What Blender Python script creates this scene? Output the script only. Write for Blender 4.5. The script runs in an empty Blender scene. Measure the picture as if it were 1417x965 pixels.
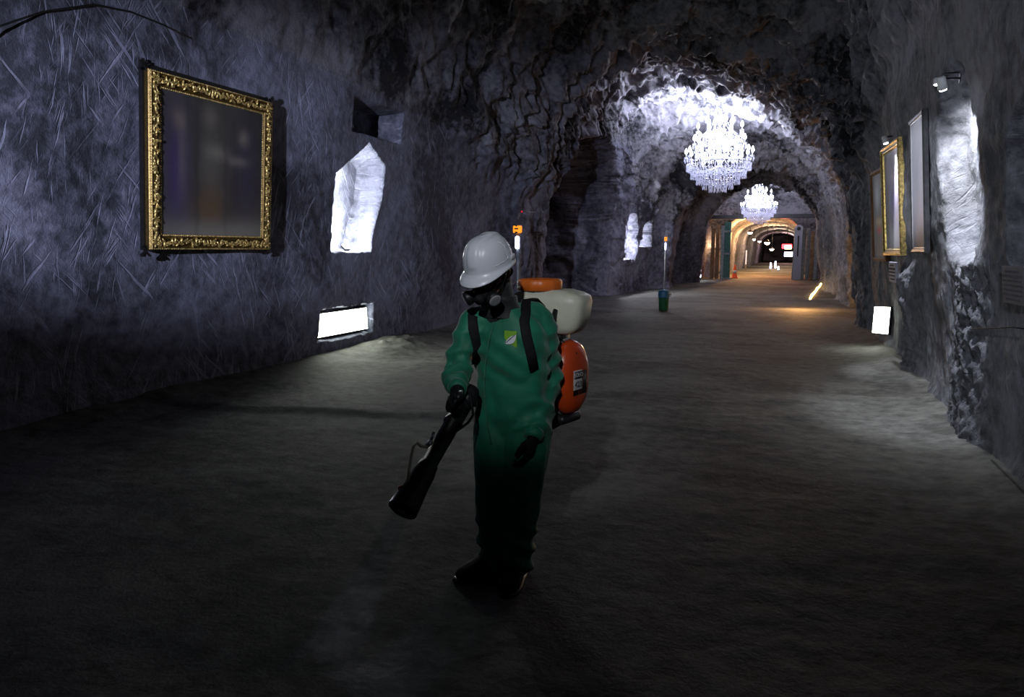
import bpy, bmesh, math, random
import numpy as np
from mathutils import Vector, Matrix
from mathutils.bvhtree import BVHTree

random.seed(7)
rng = np.random.default_rng(11)
PI = math.pi
C = bpy.context.scene.collection
sc = bpy.context.scene

# ------------------------------------------------------------------ camera
F, VX, VY, CX, CY, CZ = 1000.0, 1098.0, 345.0, 708.5, 482.5, 1.64
PB = math.atan((CY - VY) / F)
PA = math.atan((VX - CX) / F * math.cos(PB))
FW = Vector((-math.sin(PA) * math.cos(PB), math.cos(PA) * math.cos(PB), -math.sin(PB)))
RT = Vector((math.cos(PA), math.sin(PA), 0))
UP = RT.cross(FW)
O = Vector((0, 0, CZ))


def ray(u, v):
    return RT * ((u - CX) / F) + UP * ((CY - v) / F) + FW


def at_z(u, v, z=0.0):
    d = ray(u, v)
    return O + d * ((z - CZ) / d.z)


def at_x(u, v, x):
    d = ray(u, v)
    return O + d * (x / d.x)


def at_y(u, v, y):
    d = ray(u, v)
    return O + d * (y / d.y)


cam = bpy.data.cameras.new('camera')
cam.sensor_width = 36.0
cam.lens = F / 1417 * 36.0
cam.clip_end = 300
camo = bpy.data.objects.new('camera', cam)
C.objects.link(camo)
camo.matrix_world = Matrix(((RT.x, UP.x, -FW.x, O.x), (RT.y, UP.y, -FW.y, O.y), (RT.z, UP.z, -FW.z, O.z), (0, 0, 0, 1)))
sc.camera = camo


# ------------------------------------------------------------------ noise
_perm = rng.permutation(256).astype(np.int64)
_perm = np.concatenate([_perm, _perm])
_g = rng.normal(size=(256, 3))
_g /= np.linalg.norm(_g, axis=1)[:, None]


def perlin(p):
    p = np.asarray(p, dtype=np.float64)
    i = np.floor(p).astype(np.int64)
    f = p - i
    u = f * f * f * (f * (f * 6 - 15) + 10)
    i &= 255
    out = 0
    for dx in (0, 1):
        wx = u[:, 0] if dx else 1 - u[:, 0]
        for dy in (0, 1):
            wy = u[:, 1] if dy else 1 - u[:, 1]
            for dz in (0, 1):
                wz = u[:, 2] if dz else 1 - u[:, 2]
                h = _perm[_perm[_perm[(i[:, 0] + dx) & 255] + ((i[:, 1] + dy) & 255)] + ((i[:, 2] + dz) & 255)]
                g = _g[h]
                out = out + wx * wy * wz * (g[:, 0] * (f[:, 0] - dx) + g[:, 1] * (f[:, 1] - dy) + g[:, 2] * (f[:, 2] - dz))
    return out * 1.6


def fbm(p, n=3):
    s, a, t = 0, 1.0, 0
    for k in range(n):
        s = s + a * perlin(p * (2.03 ** k) + 17.3 * k)
        t += a
        a *= 0.5
    return s / t


def ridged(p, n=3):
    s, a, t = 0, 1.0, 0
    for k in range(n):
        s = s + a * (1 - 2 * np.abs(perlin(p * (2.1 ** k) + 9.1 * k)))
        t += a
        a *= 0.55
    return s / t


def sst(x, a, b):
    t = np.clip((x - a) / (b - a), 0, 1)
    return t * t * (3 - 2 * t)


# ------------------------------------------------------------------ objects
def tag(o, label=None, cat=None, group=None, kind=None):
    if label:
        o['label'] = label
    if cat:
        o['category'] = cat
    if group:
        o['group'] = group
    if kind:
        o['kind'] = kind
    return o


def thing(name, label, cat, loc=(0, 0, 0), rz=0, group=None):
    o = bpy.data.objects.new(name, None)
    C.objects.link(o)
    o.location = loc
    o.rotation_euler = (0, 0, rz)
    return tag(o, label, cat, group)


def link_mesh(name, me, mat, parent=None, smooth=True):
    if mat is not None:
        me.materials.append(mat)
    if smooth:
        me.polygons.foreach_set('use_smooth', [True] * len(me.polygons))
    o = bpy.data.objects.new(name, me)
    C.objects.link(o)
    if parent is not None:
        o.parent = parent
    return o


def copy_tree(o, parent=None):
    c = o.copy()
    C.objects.link(c)
    c.parent = parent
    for ch in list(o.children):
        copy_tree(ch, c)
    return c


def frame_of(d, upv=Vector((0, 0, 1))):
    d = Vector(d).normalized()
    if abs(d.dot(upv)) > 0.98:
        upv = Vector((1, 0, 0))
    x = d.cross(upv).normalized()
    y = x.cross(d).normalized()
    return x, y, d


class MB:
    def __init__(s):
        s.v, s.f = [], []

    def add(s, vs, fs):
        n = len(s.v)
        s.v += [tuple(v) for v in vs]
        s.f += [tuple(i + n for i in f) for f in fs]
        return s

    def box(s, c, d, M=None, bev=0.0):
        hx, hy, hz = d[0] / 2, d[1] / 2, d[2] / 2
        c = Vector(c)
        if bev <= 0:
            vs = [Vector((x * hx, y * hy, z * hz)) for x in (-1, 1) for y in (-1, 1) for z in (-1, 1)]
            fs = [(0, 1, 3, 2), (4, 6, 7, 5), (0, 4, 5, 1), (2, 3, 7, 6), (0, 2, 6, 4), (1, 5, 7, 3)]
        else:
            b = min(bev, hx * .95, hy * .95, hz * .95)
            bm = bmesh.new()
            bmesh.ops.create_cube(bm, size=1)
            for v in bm.verts:
                v.co = Vector((v.co.x * 2 * hx, v.co.y * 2 * hy, v.co.z * 2 * hz))
            bmesh.ops.bevel(bm, geom=bm.edges[:], offset=b, segments=2, affect='EDGES', profile=.5)
            bm.verts.ensure_lookup_table()
            vs = [v.co.copy() for v in bm.verts]
            fs = [[v.index for v in f.verts] for f in bm.faces]
            bm.free()
        if M is not None:
            vs = [M @ v for v in vs]
        return s.add([v + c for v in vs], fs)

    def tube(s, pts, rad, n=10, cap=True, flat=None):
        pts = [Vector(p) for p in pts]
        if not hasattr(rad, '__len__'):
            rad = [rad] * len(pts)
        vs, fs = [], []
        d0 = (pts[1] - pts[0]).normalized()
        x, y, _ = frame_of(d0)
        for i, p in enumerate(pts):
            if i == 0:
                d = d0
            elif i == len(pts) - 1:
                d = (pts[i] - pts[i - 1]).normalized()
            else:
                d = (pts[i + 1] - pts[i - 1]).normalized()
            x = (x - d * x.dot(d)).normalized()
            y = d.cross(x)
            rx, ry = (rad[i], rad[i]) if not hasattr(rad[i], '__len__') else rad[i]
            for k in range(n):
                a = 2 * PI * k / n
                vs.append(p + x * (math.cos(a) * rx) + y * (math.sin(a) * ry))
        m = len(pts)
        for i in range(m - 1):
            for k in range(n):
                k2 = (k + 1) % n
                fs.append((i * n + k, i * n + k2, (i + 1) * n + k2, (i + 1) * n + k))
        if cap:
            fs.append(tuple(range(n))[::-1])
            fs.append(tuple((m - 1) * n + k for k in range(n)))
        return s.add(vs, fs)

    def rings(s, rs, n=24, cap=True, power=1.0):
        """rs: list of (centre, ax, ay) with ax, ay half-axis vectors"""
        vs, fs = [], []
        for c, ax, ay in rs:
            c, ax, ay = Vector(c), Vector(ax), Vector(ay)
            for k in range(n):
                a = 2 * PI * k / n
                ca, sa = math.cos(a), math.sin(a)
                if power != 1.0:
                    ca = math.copysign(abs(ca) ** power, ca)
                    sa = math.copysign(abs(sa) ** power, sa)
                vs.append(c + ax * ca + ay * sa)
        m = len(rs)
        for i in range(m - 1):
            for k in range(n):
                k2 = (k + 1) % n
                fs.append((i * n + k, i * n + k2, (i + 1) * n + k2, (i + 1) * n + k))
        if cap:
            fs.append(tuple(range(n))[::-1])
            fs.append(tuple((m - 1) * n + k for k in range(n)))
        return s.add(vs, fs)

    def lathe(s, prof, c=(0, 0, 0), n=20, M=None):
        """prof: list of (r, z)"""
        c = Vector(c)
        vs, fs = [], []
        for r, z in prof:
            for k in range(n):
                a = 2 * PI * k / n
                v = Vector((r * math.cos(a), r * math.sin(a), z))
                vs.append((M @ v if M is not None else v) + c)
        m = len(prof)
        for i in range(m - 1):
            for k in range(n):
                k2 = (k + 1) % n
                fs.append((i * n + k, i * n + k2, (i + 1) * n + k2, (i + 1) * n + k))
        if prof[0][0] > 1e-6:
            fs.append(tuple(range(n))[::-1])
        if prof[-1][0] > 1e-6:
            fs.append(tuple((m - 1) * n + k for k in range(n)))
        return s.add(vs, fs)

    def ball(s, c, r, n=8, m=6, M=None):
        if not hasattr(r, '__len__'):
            r = (r, r, r)
        c = Vector(c)
        vs, fs = [], []
        for i in range(m + 1):
            t = PI * i / m
            for k in range(n):
                a = 2 * PI * k / n
                v = Vector((r[0] * math.sin(t) * math.cos(a), r[1] * math.sin(t) * math.sin(a), r[2] * math.cos(t)))
                vs.append((M @ v if M is not None else v) + c)
        for i in range(m):
            for k in range(n):
                k2 = (k + 1) % n
                fs.append((i * n + k, (i + 1) * n + k, (i + 1) * n + k2, i * n + k2))
        return s.add(vs, fs)

    def drop(s, c, r, h, n=4):
        """a cut crystal pendant hanging down from c"""
        c = Vector(c)
        vs = [c]
        for k in range(n):
            a = 2 * PI * k / n
            vs.append(c + Vector((r * math.cos(a), r * math.sin(a), -h * .68)))
        vs.append(c + Vector((0, 0, -h)))
        fs = []
        for k in range(n):
            k2 = (k + 1) % n
            fs.append((0, 1 + k, 1 + k2))
            fs.append((n + 1, 1 + k2, 1 + k))
        return s.add(vs, fs)

    def mesh(s, name):
        me = bpy.data.meshes.new(name)
        me.from_pydata(s.v, [], s.f)
        me.update()
        return me

    def build(s, name, mat, parent=None, smooth=False):
        me = s.mesh(name)
        bm = bmesh.new()
        bm.from_mesh(me)
        bmesh.ops.recalc_face_normals(bm, faces=bm.faces[:])
        bm.to_mesh(me)
        bm.free()
        return link_mesh(name, me, mat, parent, smooth)


def bake_remesh(mb, voxel, smooth_it=0):
    me = mb.mesh('tmp')
    o = bpy.data.objects.new('tmp', me)
    C.objects.link(o)
    m = o.modifiers.new('r', 'REMESH')
    m.mode = 'VOXEL'
    m.voxel_size = voxel
    if smooth_it:
        k = o.modifiers.new('s', 'SMOOTH')
        k.iterations = smooth_it
        k.factor = .5
    dg = bpy.context.evaluated_depsgraph_get()
    ev = o.evaluated_get(dg)
    out = bpy.data.meshes.new_from_object(ev)
    bpy.data.objects.remove(o)
    bpy.data.meshes.remove(me)
    return out


def vget(me):
    a = np.empty(len(me.vertices) * 3)
    me.vertices.foreach_get('co', a)
    return a.reshape(-1, 3)


def nget(me):
    a = np.empty(len(me.vertices) * 3, np.float32)
    me.vertex_normals.foreach_get('vector', a)
    return a.reshape(-1, 3).astype(np.float64)


def vset(me, a):
    me.vertices.foreach_set('co', a.ravel())
    me.update()


# ------------------------------------------------------------------ materials
def mat(name, col=(.5, .5, .5), rough=.6, metal=0., emit=None, estr=0., trans=0., ior=1.45, sheen=0., coat=0., spec=.5):
    m = bpy.data.materials.new(name)
    m.use_nodes = True
    b = m.node_tree.nodes['Principled BSDF']
    b.inputs['Base Color'].default_value = (*col, 1)
    b.inputs['Roughness'].default_value = rough
    b.inputs['Metallic'].default_value = metal
    b.inputs['IOR'].default_value = ior
    b.inputs['Specular IOR Level'].default_value = spec
    b.inputs['Transmission Weight'].default_value = trans
    b.inputs['Coat Weight'].default_value = coat
    b.inputs['Sheen Weight'].default_value = sheen
    if emit:
        b.inputs['Emission Color'].default_value = (*emit, 1)
        b.inputs['Emission Strength'].default_value = estr
    return m


def nd(nt, typ, ins=None, **kw):
    n = nt.nodes.new(typ)
    for k, v in kw.items():
        setattr(n, k, v)
    for k, v in (ins or {}).items():
        if isinstance(v, bpy.types.NodeSocket):
            nt.links.new(v, n.inputs[k])
        else:
            n.inputs[k].default_value = v
    return n


def ramp(nt, fac, stops):
    r = nd(nt, 'ShaderNodeValToRGB', {'Fac': fac})
    e = r.color_ramp.elements
    while len(e) < len(stops):
        e.new(.5)
    for k, (p, c) in enumerate(stops):
        e[k].position = p
        e[k].color = (*c, 1) if hasattr(c, '__len__') else (c, c, c, 1)
    return r.outputs['Color']


def noisy(m, scale=8., amt=.25, bump=.2, dist=.01, detail=4.):
    """breaks up a plain material with noise in its colour and bump"""
    nt = m.node_tree
    b = nt.nodes['Principled BSDF']
    tc = nd(nt, 'ShaderNodeTexCoord')
    n = nd(nt, 'ShaderNodeTexNoise', {'Vector': tc.outputs['Object'], 'Scale': scale, 'Detail': detail})
    c = b.inputs['Base Color'].default_value[:3]
    col = ramp(nt, n.outputs['Fac'], [(.3, tuple(x * (1 - amt) for x in c)), (.7, tuple(min(1, x * (1 + amt)) for x in c))])
    nt.links.new(col, b.inputs['Base Color'])
    bp = nd(nt, 'ShaderNodeBump', {'Height': n.outputs['Fac'], 'Strength': bump, 'Distance': dist})
    nt.links.new(bp.outputs['Normal'], b.inputs['Normal'])
    return m


def rock_material(name, dark, light, strokes=0.0, bump=.5, patch=.35, stain=None):
    m = bpy.data.materials.new(name)
    m.use_nodes = True
    nt = m.node_tree
    b = nt.nodes['Principled BSDF']
    b.inputs['Roughness'].default_value = .82
    b.inputs['Specular IOR Level'].default_value = .25
    tc = nd(nt, 'ShaderNodeTexCoord')
    P = tc.outputs['Object']
    big = nd(nt, 'ShaderNodeTexNoise', {'Vector': P, 'Scale': .45, 'Detail': 5., 'Roughness': .6, 'Distortion': .6})
    fine = nd(nt, 'ShaderNodeTexNoise', {'Vector': P, 'Scale': 7., 'Detail': 8., 'Roughness': .65})
    grain = nd(nt, 'ShaderNodeTexNoise', {'Vector': P, 'Scale': 60., 'Detail': 3.})
    mix = nd(nt, 'ShaderNodeMath', {0: fine.outputs['Fac'], 1: .38}, operation='MULTIPLY')
    mm = nd(nt, 'ShaderNodeMath', {0: big.outputs['Fac'], 1: .62, 2: mix.outputs[0]}, operation='MULTIPLY_ADD')
    mid = tuple((a + c) / 2 for a, c in zip(dark, light))
    col = ramp(nt, mm.outputs[0], [(.42, dark), (.5, mid), (.58, light)])
    h = nd(nt, 'ShaderNodeMath', {0: fine.outputs['Fac'], 1: grain.outputs['Fac'], 2: 0.}, operation='MULTIPLY_ADD')
    h = nd(nt, 'ShaderNodeMath', {0: grain.outputs['Fac'], 1: .12, 2: fine.outputs['Fac']}, operation='MULTIPLY_ADD').outputs[0]
    if strokes > 0:
        tot = None
        for k, (ang, sx, sl, off) in enumerate(((18, 19., 1.5, 0.), (-14, 22., 1.8, 7.), (44, 19., 1.4, 13.), (-36, 20., 1.4, 21.), (4, 26., 1.7, 33.))):
            mp = nd(nt, 'ShaderNodeMapping', {'Vector': P, 'Location': (off, off * 1.7, off * .6), 'Rotation': (math.radians(ang), 0, 0), 'Scale': (.4, 1 / sx, 1 / sl)}, vector_type='TEXTURE')
            s = nd(nt, 'ShaderNodeTexNoise', {'Vector': mp.outputs[0], 'Scale': 1.0, 'Detail': 2., 'Roughness': .6})
            line = ramp(nt, s.outputs['Fac'], [(.61, 0.), (.68, 1.), (.72, 1.)])
            mk = nd(nt, 'ShaderNodeTexNoise', {'Vector': P, 'Scale': .9 + .15 * k, 'Detail': 2., 'Distortion': .3})
            mp2 = nd(nt, 'ShaderNodeMapping', {'Vector': P, 'Location': (off * 3 + 5, off, off)})
            nt.links.new(mp2.outputs[0], mk.inputs['Vector'])
            msk = ramp(nt, mk.outputs['Fac'], [(.50, 0.), (.58, 1.)])
            pr = nd(nt, 'ShaderNodeMath', {0: line, 1: msk}, operation='MULTIPLY').outputs[0]
            tot = pr if tot is None else nd(nt, 'ShaderNodeMath', {0: tot, 1: pr}, operation='MAXIMUM').outputs[0]
        sy = nd(nt, 'ShaderNodeSeparateXYZ', {0: P})
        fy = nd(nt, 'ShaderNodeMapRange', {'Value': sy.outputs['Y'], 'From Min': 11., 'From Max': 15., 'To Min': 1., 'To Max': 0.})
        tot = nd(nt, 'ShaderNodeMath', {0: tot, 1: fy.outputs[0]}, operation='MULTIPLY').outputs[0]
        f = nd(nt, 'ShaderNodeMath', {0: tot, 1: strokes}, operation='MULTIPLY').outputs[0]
        mx = nd(nt, 'ShaderNodeMix', data_type='RGBA')
        nt.links.new(f, mx.inputs[0])
        nt.links.new(col, mx.inputs[6])
        mx.inputs[7].default_value = tuple(min(1, c * 2.1) for c in light) + (1,)
        col = mx.outputs[2]
        h = nd(nt, 'ShaderNodeMath', {0: tot, 1: -.25, 2: h}, operation='MULTIPLY_ADD').outputs[0]
    nt.links.new(col, b.inputs['Base Color'])
    bp = nd(nt, 'ShaderNodeBump', {'Height': h, 'Strength': bump, 'Distance': .05})
    nt.links.new(bp.outputs['Normal'], b.inputs['Normal'])
    return m


M = {}
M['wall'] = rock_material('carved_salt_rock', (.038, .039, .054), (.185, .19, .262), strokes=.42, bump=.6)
M['wall_r'] = rock_material('rough_salt_rock', (.055, .056, .066), (.21, .212, .24), strokes=.12, bump=.8)
M['ceil'] = rock_material('chipped_salt_rock', (.012, .0125, .017), (.24, .24, .29), strokes=.0, bump=.7)
M['floor'] = rock_material('trodden_salt_floor', (.045, .044, .041), (.15, .148, .138), strokes=.0, bump=.35)
M['gold'] = noisy(mat('gilded_wood', (.62, .46, .17), .34, .75), 30, .6, .5, .004)
M['gold_dark'] = noisy(mat('aged_gilding', (.14, .09, .03), .4, .8), 30, .4, .4, .004)
M['black'] = noisy(mat('black_plastic', (.009, .009, .010), .42, spec=.35), 20, .3, .1, .002)
M['rubber'] = noisy(mat('black_rubber', (.006, .006, .007), .75, spec=.25), 20, .3, .2, .002)
M['dark_metal'] = noisy(mat('dark_metal', (.04, .04, .045), .4, .7), 14, .3, .1, .002)
M['steel'] = noisy(mat('bright_steel', (.6, .6, .62), .25, 1.), 14, .15, .05, .002)
M['helmet'] = noisy(mat('white_helmet_shell', (.55, .56, .62), .35, coat=.3), 6, .03, .03, .002)
M['tank'] = noisy(mat('milky_plastic_tank', (.52, .51, .42), .42, trans=.0), 6, .12, .05, .004)
M['cap'] = noisy(mat('orange_plastic_cap', (.62, .13, .015), .4), 10, .12, .05, .002)
M['orange'] = noisy(mat('orange_housing', (.42, .045, .008), .3, coat=.4), 10, .12, .05, .002)
M['greyp'] = noisy(mat('grey_plastic_shroud', (.23, .24, .26), .4), 10, .12, .05, .002)
M['skin'] = noisy(mat('skin', (.32, .17, .11), .55), 25, .12, .1, .002)
M['cover'] = noisy(mat('grey_filter_cover', (.20, .20, .21), .5), 18, .1, .05, .002)
M['white_pl'] = noisy(mat('white_cartridge', (.6, .6, .6), .45), 18, .1, .05, .002)
M['hose'] = noisy(mat('clear_yellow_hose', (.85, .82, .55), .3), 18, .1, .05, .002)
M['iron'] = noisy(mat('grey_iron', (.16, .17, .18), .5, .4), 9, .3, .2, .004)
M['wood'] = noisy(mat('rough_timber', (.20, .105, .05), .75), 6, .35, .4, .01)
M['green_iron'] = noisy(mat('green_painted_iron', (.02, .075, .06), .5), 6, .3, .2, .004)


def fabric(name, c):
    m = mat(name, c, .62, sheen=.15)
    nt = m.node_tree
    b = nt.nodes['Principled BSDF']
    tc = nd(nt, 'ShaderNodeTexCoord')
    n = nd(nt, 'ShaderNodeTexNoise', {'Vector': tc.outputs['Object'], 'Scale': 9., 'Detail': 5.})
    w = nd(nt, 'ShaderNodeTexNoise', {'Vector': tc.outputs['Object'], 'Scale': 420., 'Detail': 1.})
    col = ramp(nt, n.outputs['Fac'], [(.3, tuple(x * .75 for x in c)), (.7, tuple(x * 1.2 for x in c))])
    nt.links.new(col, b.inputs['Base Color'])
    h = nd(nt, 'ShaderNodeMath', {0: w.outputs['Fac'], 1: .06, 2: n.outputs['Fac']}, operation='MULTIPLY_ADD')
    bp = nd(nt, 'ShaderNodeBump', {'Height': h.outputs[0], 'Strength': .35, 'Distance': .01})
    nt.links.new(bp.outputs['Normal'], b.inputs['Normal'])
    return m


M['green'] = fabric('green_coverall_cloth', (.004, .125, .068))
M['collar'] = fabric('black_collar_cloth', (.008, .009, .01))


def emis(name, c, s, rough=.5):
    m = mat(name, tuple(min(1, x) for x in c), rough, emit=c, estr=s)
    return m


M['panel'] = emis('lit_diffuser', (.93, 1., .86), 17.)
M['bulb'] = emis('glowing_bulb', (.86, .88, 1.), 75.)
M['whitebox'] = emis('cool_white_tube', (.62, .68, 1.), 9.)
M['amber'] = emis('amber_lamp', (1., .26, .012), 1.3)
M['redlamp'] = emis('red_lamp', (1., .03, .04), 10.)
M['warm'] = emis('warm_lamp_bulb', (1., .82, .5), 22.)
M['strip'] = emis('warm_light_strip', (1., .58, .2), 9.)
M['spotface'] = emis('spot_lens', (.9, .95, 1.), 30.)

# crystal: bright cut glass
m = bpy.data.materials.new('cut_crystal')
m.use_nodes = True
nt = m.node_tree
b = nt.nodes['Principled BSDF']
b.inputs['Base Color'].default_value = (.85, .87, 1., 1)
b.inputs['Roughness'].default_value = .12
tl = nd(nt, 'ShaderNodeBsdfTranslucent', {'Color': (.8, .83, 1., 1)})
tp = nd(nt, 'ShaderNodeBsdfTransparent', {'Color': (.9, .92, 1., 1)})
mx = nd(nt, 'ShaderNodeMixShader', {0: .45})
nt.links.new(b.outputs[0], mx.inputs[1])
nt.links.new(tl.outputs[0], mx.inputs[2])
mx2 = nd(nt, 'ShaderNodeMixShader', {0: .35})
nt.links.new(mx.outputs[0], mx2.inputs[1])
nt.links.new(tp.outputs[0], mx2.inputs[2])
nt.links.new(mx2.outputs[0], nt.nodes['Material Output'].inputs[0])
M['crystal'] = m

# ------------------------------------------------------------------ the tunnel
#      y     L      R     hL   hR   H    rough
ST = [(-10, -6.45, 1.55, 4.15, 4.0, 7.8, .35),
      (7.0, -6.45, 1.55, 4.15, 4.0, 7.8, .35),
      (10.9, -6.45, 1.55, 4.0, 3.8, 7.6, .45),
      (15.4, -6.5, 1.60, 3.7, 3.6, 7.05, 1.),
      (16.3, -6.30, 1.52, 3.4, 3.3, 6.85, 1.),
      (17.9, -6.30, 1.48, 3.5, 3.3, 6.6, 1.),
      (18.3, -6.4, 1.70, 5.5, 3.5, 6.85, .8),
      (25.2, -6.3, 1.70, 5.4, 3.5, 6.75, .8),
      (25.8, -6.05, 1.62, 4.0, 3.4, 6.5, .7),
      (30.2, -5.7, 1.62, 3.3, 3.2, 6.2, .7),
      (30.8, -5.0, 1.42, 2.7, 2.7, 5.55, .8),
      (32.0, -5.0, 1.40, 2.7, 2.7, 5.5, .8),
      (32.5, -5.1, 1.62, 3.0, 3.0, 5.85, .6),
      (36.4, -5.0, 1.62, 3.0, 3.0, 5.8, .6),
      (36.9, -4.45, 1.35, 2.5, 2.5, 5.1, .6),
      (37.8, -4.45, 1.35, 2.5, 2.5, 5.1, .6),
      (38.2, -4.95, 1.62, 2.9, 2.9, 5.55, .5),
      (43.6, -4.9, 1.62, 2.9, 2.9, 5.4, .5),
      (44.0, -4.2, .75, 2.1, 2.1, 3.75, .3),
      (70.0, -4.0, .9, 2.0, 2.0, 3.7, .3),
      (110., -4.0, .9, 2.0, 2.0, 3.7, .3)]
STA = np.array(ST)
LEAN = .095


def st(y, k):
    return np.interp(y, STA[:, 0], STA[:, k])


def arch_mask(y, z, y0, y1, z0, zs, zt, e=.05):
    """1 inside an arch shaped outline, feathered over e metres"""
    c, h = (y0 + y1) / 2, (y1 - y0) / 2
    t = np.clip(np.abs(y - c) / h, 0, 1)
    top = zs + (zt - zs) * np.sqrt(1 - t ** 2)
    m = sst(h - np.abs(y - c), -e / 2, e / 2) * sst(z - z0, -e / 2, e / 2) * sst(top - z, -e / 2, e / 2)
    return m


def poly_mask(y, z, pts, e=.03):
    """feathered mask of a convex outline given counter-clockwise in (y, z)"""
    d = np.full(y.shape, 1e9)
    n = len(pts)
    for i in range(n):
        (ya, za), (yb, zb) = pts[i], pts[(i + 1) % n]
        ey, ez = yb - ya, zb - za
        l = math.hypot(ey, ez)
        d = np.minimum(d, ((z - za) * ey - (y - ya) * ez) / l)
    return sst(d, -e / 2, e / 2)


NICHE = [(9.03, 1.62), (10.10, 1.62), (10.34, 2.5), (10.34, 2.95), (9.84, 3.22), (9.03, 2.70)]


def tunnel(y, t):
    """t 0..1 left wall, 1..2 vault, 2..3 right wall"""
    L, R, hL, hR, H, ro = (st(y, k) for k in range(1, 7))
    xl, xr = L + LEAN * hL, R - LEAN * hR
    s = np.clip(t - 1, 0, 1)
    w = (1 - np.cos(s * PI)) / 2
    zc = hL + (hR - hL) * w
    x = xl + (xr - xl) * w
    z = zc + (H - (hL + hR) / 2) * np.sin(s * PI) ** .85
    a = np.clip(t, 0, 1)
    x = np.where(t < 1, L + LEAN * hL * a, x)
    z = np.where(t < 1, hL * a, z)
    c = np.clip(3 - t, 0, 1)
    x = np.where(t > 2, R - LEAN * hR * c, x)
    z = np.where(t > 2, hR * c, z)
    # inward direction
    xc = (L + R) / 2
    dx, dz = xc - x, np.minimum(0, 2.4 - z)
    ln = np.sqrt(dx * dx + dz * dz) + 1e-6
    dx, dz = dx / ln, dz / ln
    P = np.stack([x, y, z], 1)
    nearw = 1 - sst(y, 11.5, 14.5)
    rough = ro * sst(z, 2.6 + 1.35 * nearw, 4.2 + .5 * nearw) + ro * .35 * sst(y, 15.4, 16.2)
    rough = np.clip(rough, 0, 1.1)
    smoothwall = 1 - sst(z, 3.3, 4.3)
    # smoothing of the carved left wall around the pictures
    d = .15 * fbm(P * .42 + 3, 3)
    d = d + .03 * fbm(P * np.array([1.6, 1.6, 2.6]) + 8, 3) * (1 + rough)
    q = P * np.array([1.1, 1.5, 1.1])
    warp = np.stack([fbm(P * .9 + 31, 2), fbm(P * .9 + 57, 2), fbm(P * .9 + 83, 2)], 1)
    ang = np.arctan2(z - 2.0, x - xc) * 3.6
    A = np.stack([ang * .55 + y * .25, y * 1.0 - ang * .35, .4 * (x + z)], 1)
    d = d + rough * (.42 * ridged(A + warp * .8, 2) + .15 * ridged(A * 2.6 + warp * 1.4, 2) + .045 * ridged(P * 5 + warp, 2))
    # layers jutting down from the vault like the steps of a broken slab
    slab = np.mod(y * .35 + fbm(P * .35 + 5, 2) * 1.6 + .2 * x, 1.0)
    d = d + rough * .16 * sst(slab, 0, .9) * sst(z, 3.6, 5.0)
    right = (t > 1.9)
    d = d + np.where(right, .022 * ridged(P * np.array([4, 5, 3.2]) + 2, 3), .010 * fbm(P * 9 + 2, 3))
    # the chipped bands on the right wall under the lit niche and the gold picture
    band = (np.exp(-((y - 7.15 - (1.6 - z) * .10) / .62) ** 2) * sst(1.72 - z, -.1, .3)
            + np.exp(-((y - 10.6) / .55) ** 2) * sst(1.45 - z, -.1, .25))
    d = d + np.where(right, band * (.06 + .10 * ridged(P * np.array([7, 8, 5.]) + warp * 1.5, 3)), 0)
    nb = sst(z - 1.64, -.1, 0) * arch_mask(y, z, 7.05, 8.5, 1.60, 2.2, 3.35, .2)
    d = d + np.where(right, nb * .012 * ridged(P * np.array([5, 6, 9.]), 3), 0)
    # foot of the wall: rubble and salt heaped against it
    foot = np.exp(-z / .14)
    d = d + foot * (.10 + .12 * fbm(P * 1.3 + 40, 2)) * np.where(y < 44, 1, .2)
    x = x + dx * d
    z2 = z + dz * d
    # carved openings
    e = .012 * fbm(P * 6 + 90, 2)
    yy, zz = y + e * 2.2, z + e * 2.2
    left = t < 1.02
    m = poly_mask(yy, zz, NICHE, .05)
    x = np.where(left, x - .50 * m, x)
    m = poly_mask(yy, z, [(9.36, 3.38), (10.80, 3.38), (10.80, 3.84), (9.36, 3.84)], .035)
    x = np.where(left, x - .55 * m, x)
    m = poly_mask(yy, zz, [(8.78, .29), (10.26, .29), (10.26, .75), (8.78, .75)], .03)
    x = np.where(left, x - .22 * m, x)
    # side chapel and far niches
    m = arch_mask(y, z, 18.3, 25.0, -.5, 2.6, 5.2, .35)
    x = np.where(left, x - 3.3 * m, x)
    m = arch_mask(yy, zz, 26.4, 28.0, 1.28, 2.1, 2.95, .06)
    x = np.where(left, x - .40 * m, x)
    m = arch_mask(yy, zz, 28.6, 29.9, 1.75, 2.2, 2.75, .05)
    x = np.where(left, x - .55 * m, x)
    m = arch_mask(y, z, 33.0, 35.8, -.5, 1.9, 2.8, .25)
    x = np.where(left, x - 1.6 * m, x)
    rgt = t > 1.98
    m = poly_mask(yy, zz, [(6.95, 1.60), (8.05, 1.60), (8.46, 2.75), (8.2, 3.1), (7.8, 3.32), (7.4, 3.12), (7.0, 2.5)], .16)
    x = np.where(rgt, x + .24 * m, x)
    m = arch_mask(yy, zz, 5.25, 5.98, 1.5, 2.25, 2.55, .05)
    x = np.where(rgt, x + .35 * m, x)
    m = arch_mask(y, z, 17.9, 22.5, -.5, 1.9, 2.9, .25)
    x = np.where(rgt, x + 1.8 * m, x)
    # uneven jambs and back walls inside the side chapels
    deep = np.abs(x - (L + LEAN * z)) > .9
    deep = np.where(left & (y > 17) & (y < 37) & (z < 5.6) & (x < L - .25), 1., 0.)
    Q = np.stack([x, y, z2], 1)
    y = y + deep * (.30 * ridged(Q * np.array([.8, .8, .8]) + 50, 3) - .1)
    x = x + deep * .22 * ridged(Q * np.array([.9, 1.1, .9]) + 70, 3)
    return np.stack([x, y, z2], 1)


def ylines(segs):
    out = []
    for a, b_, d in segs:
        out += list(np.arange(a, b_, d))
    out.append(segs[-1][1])
    return np.array(out)


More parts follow.
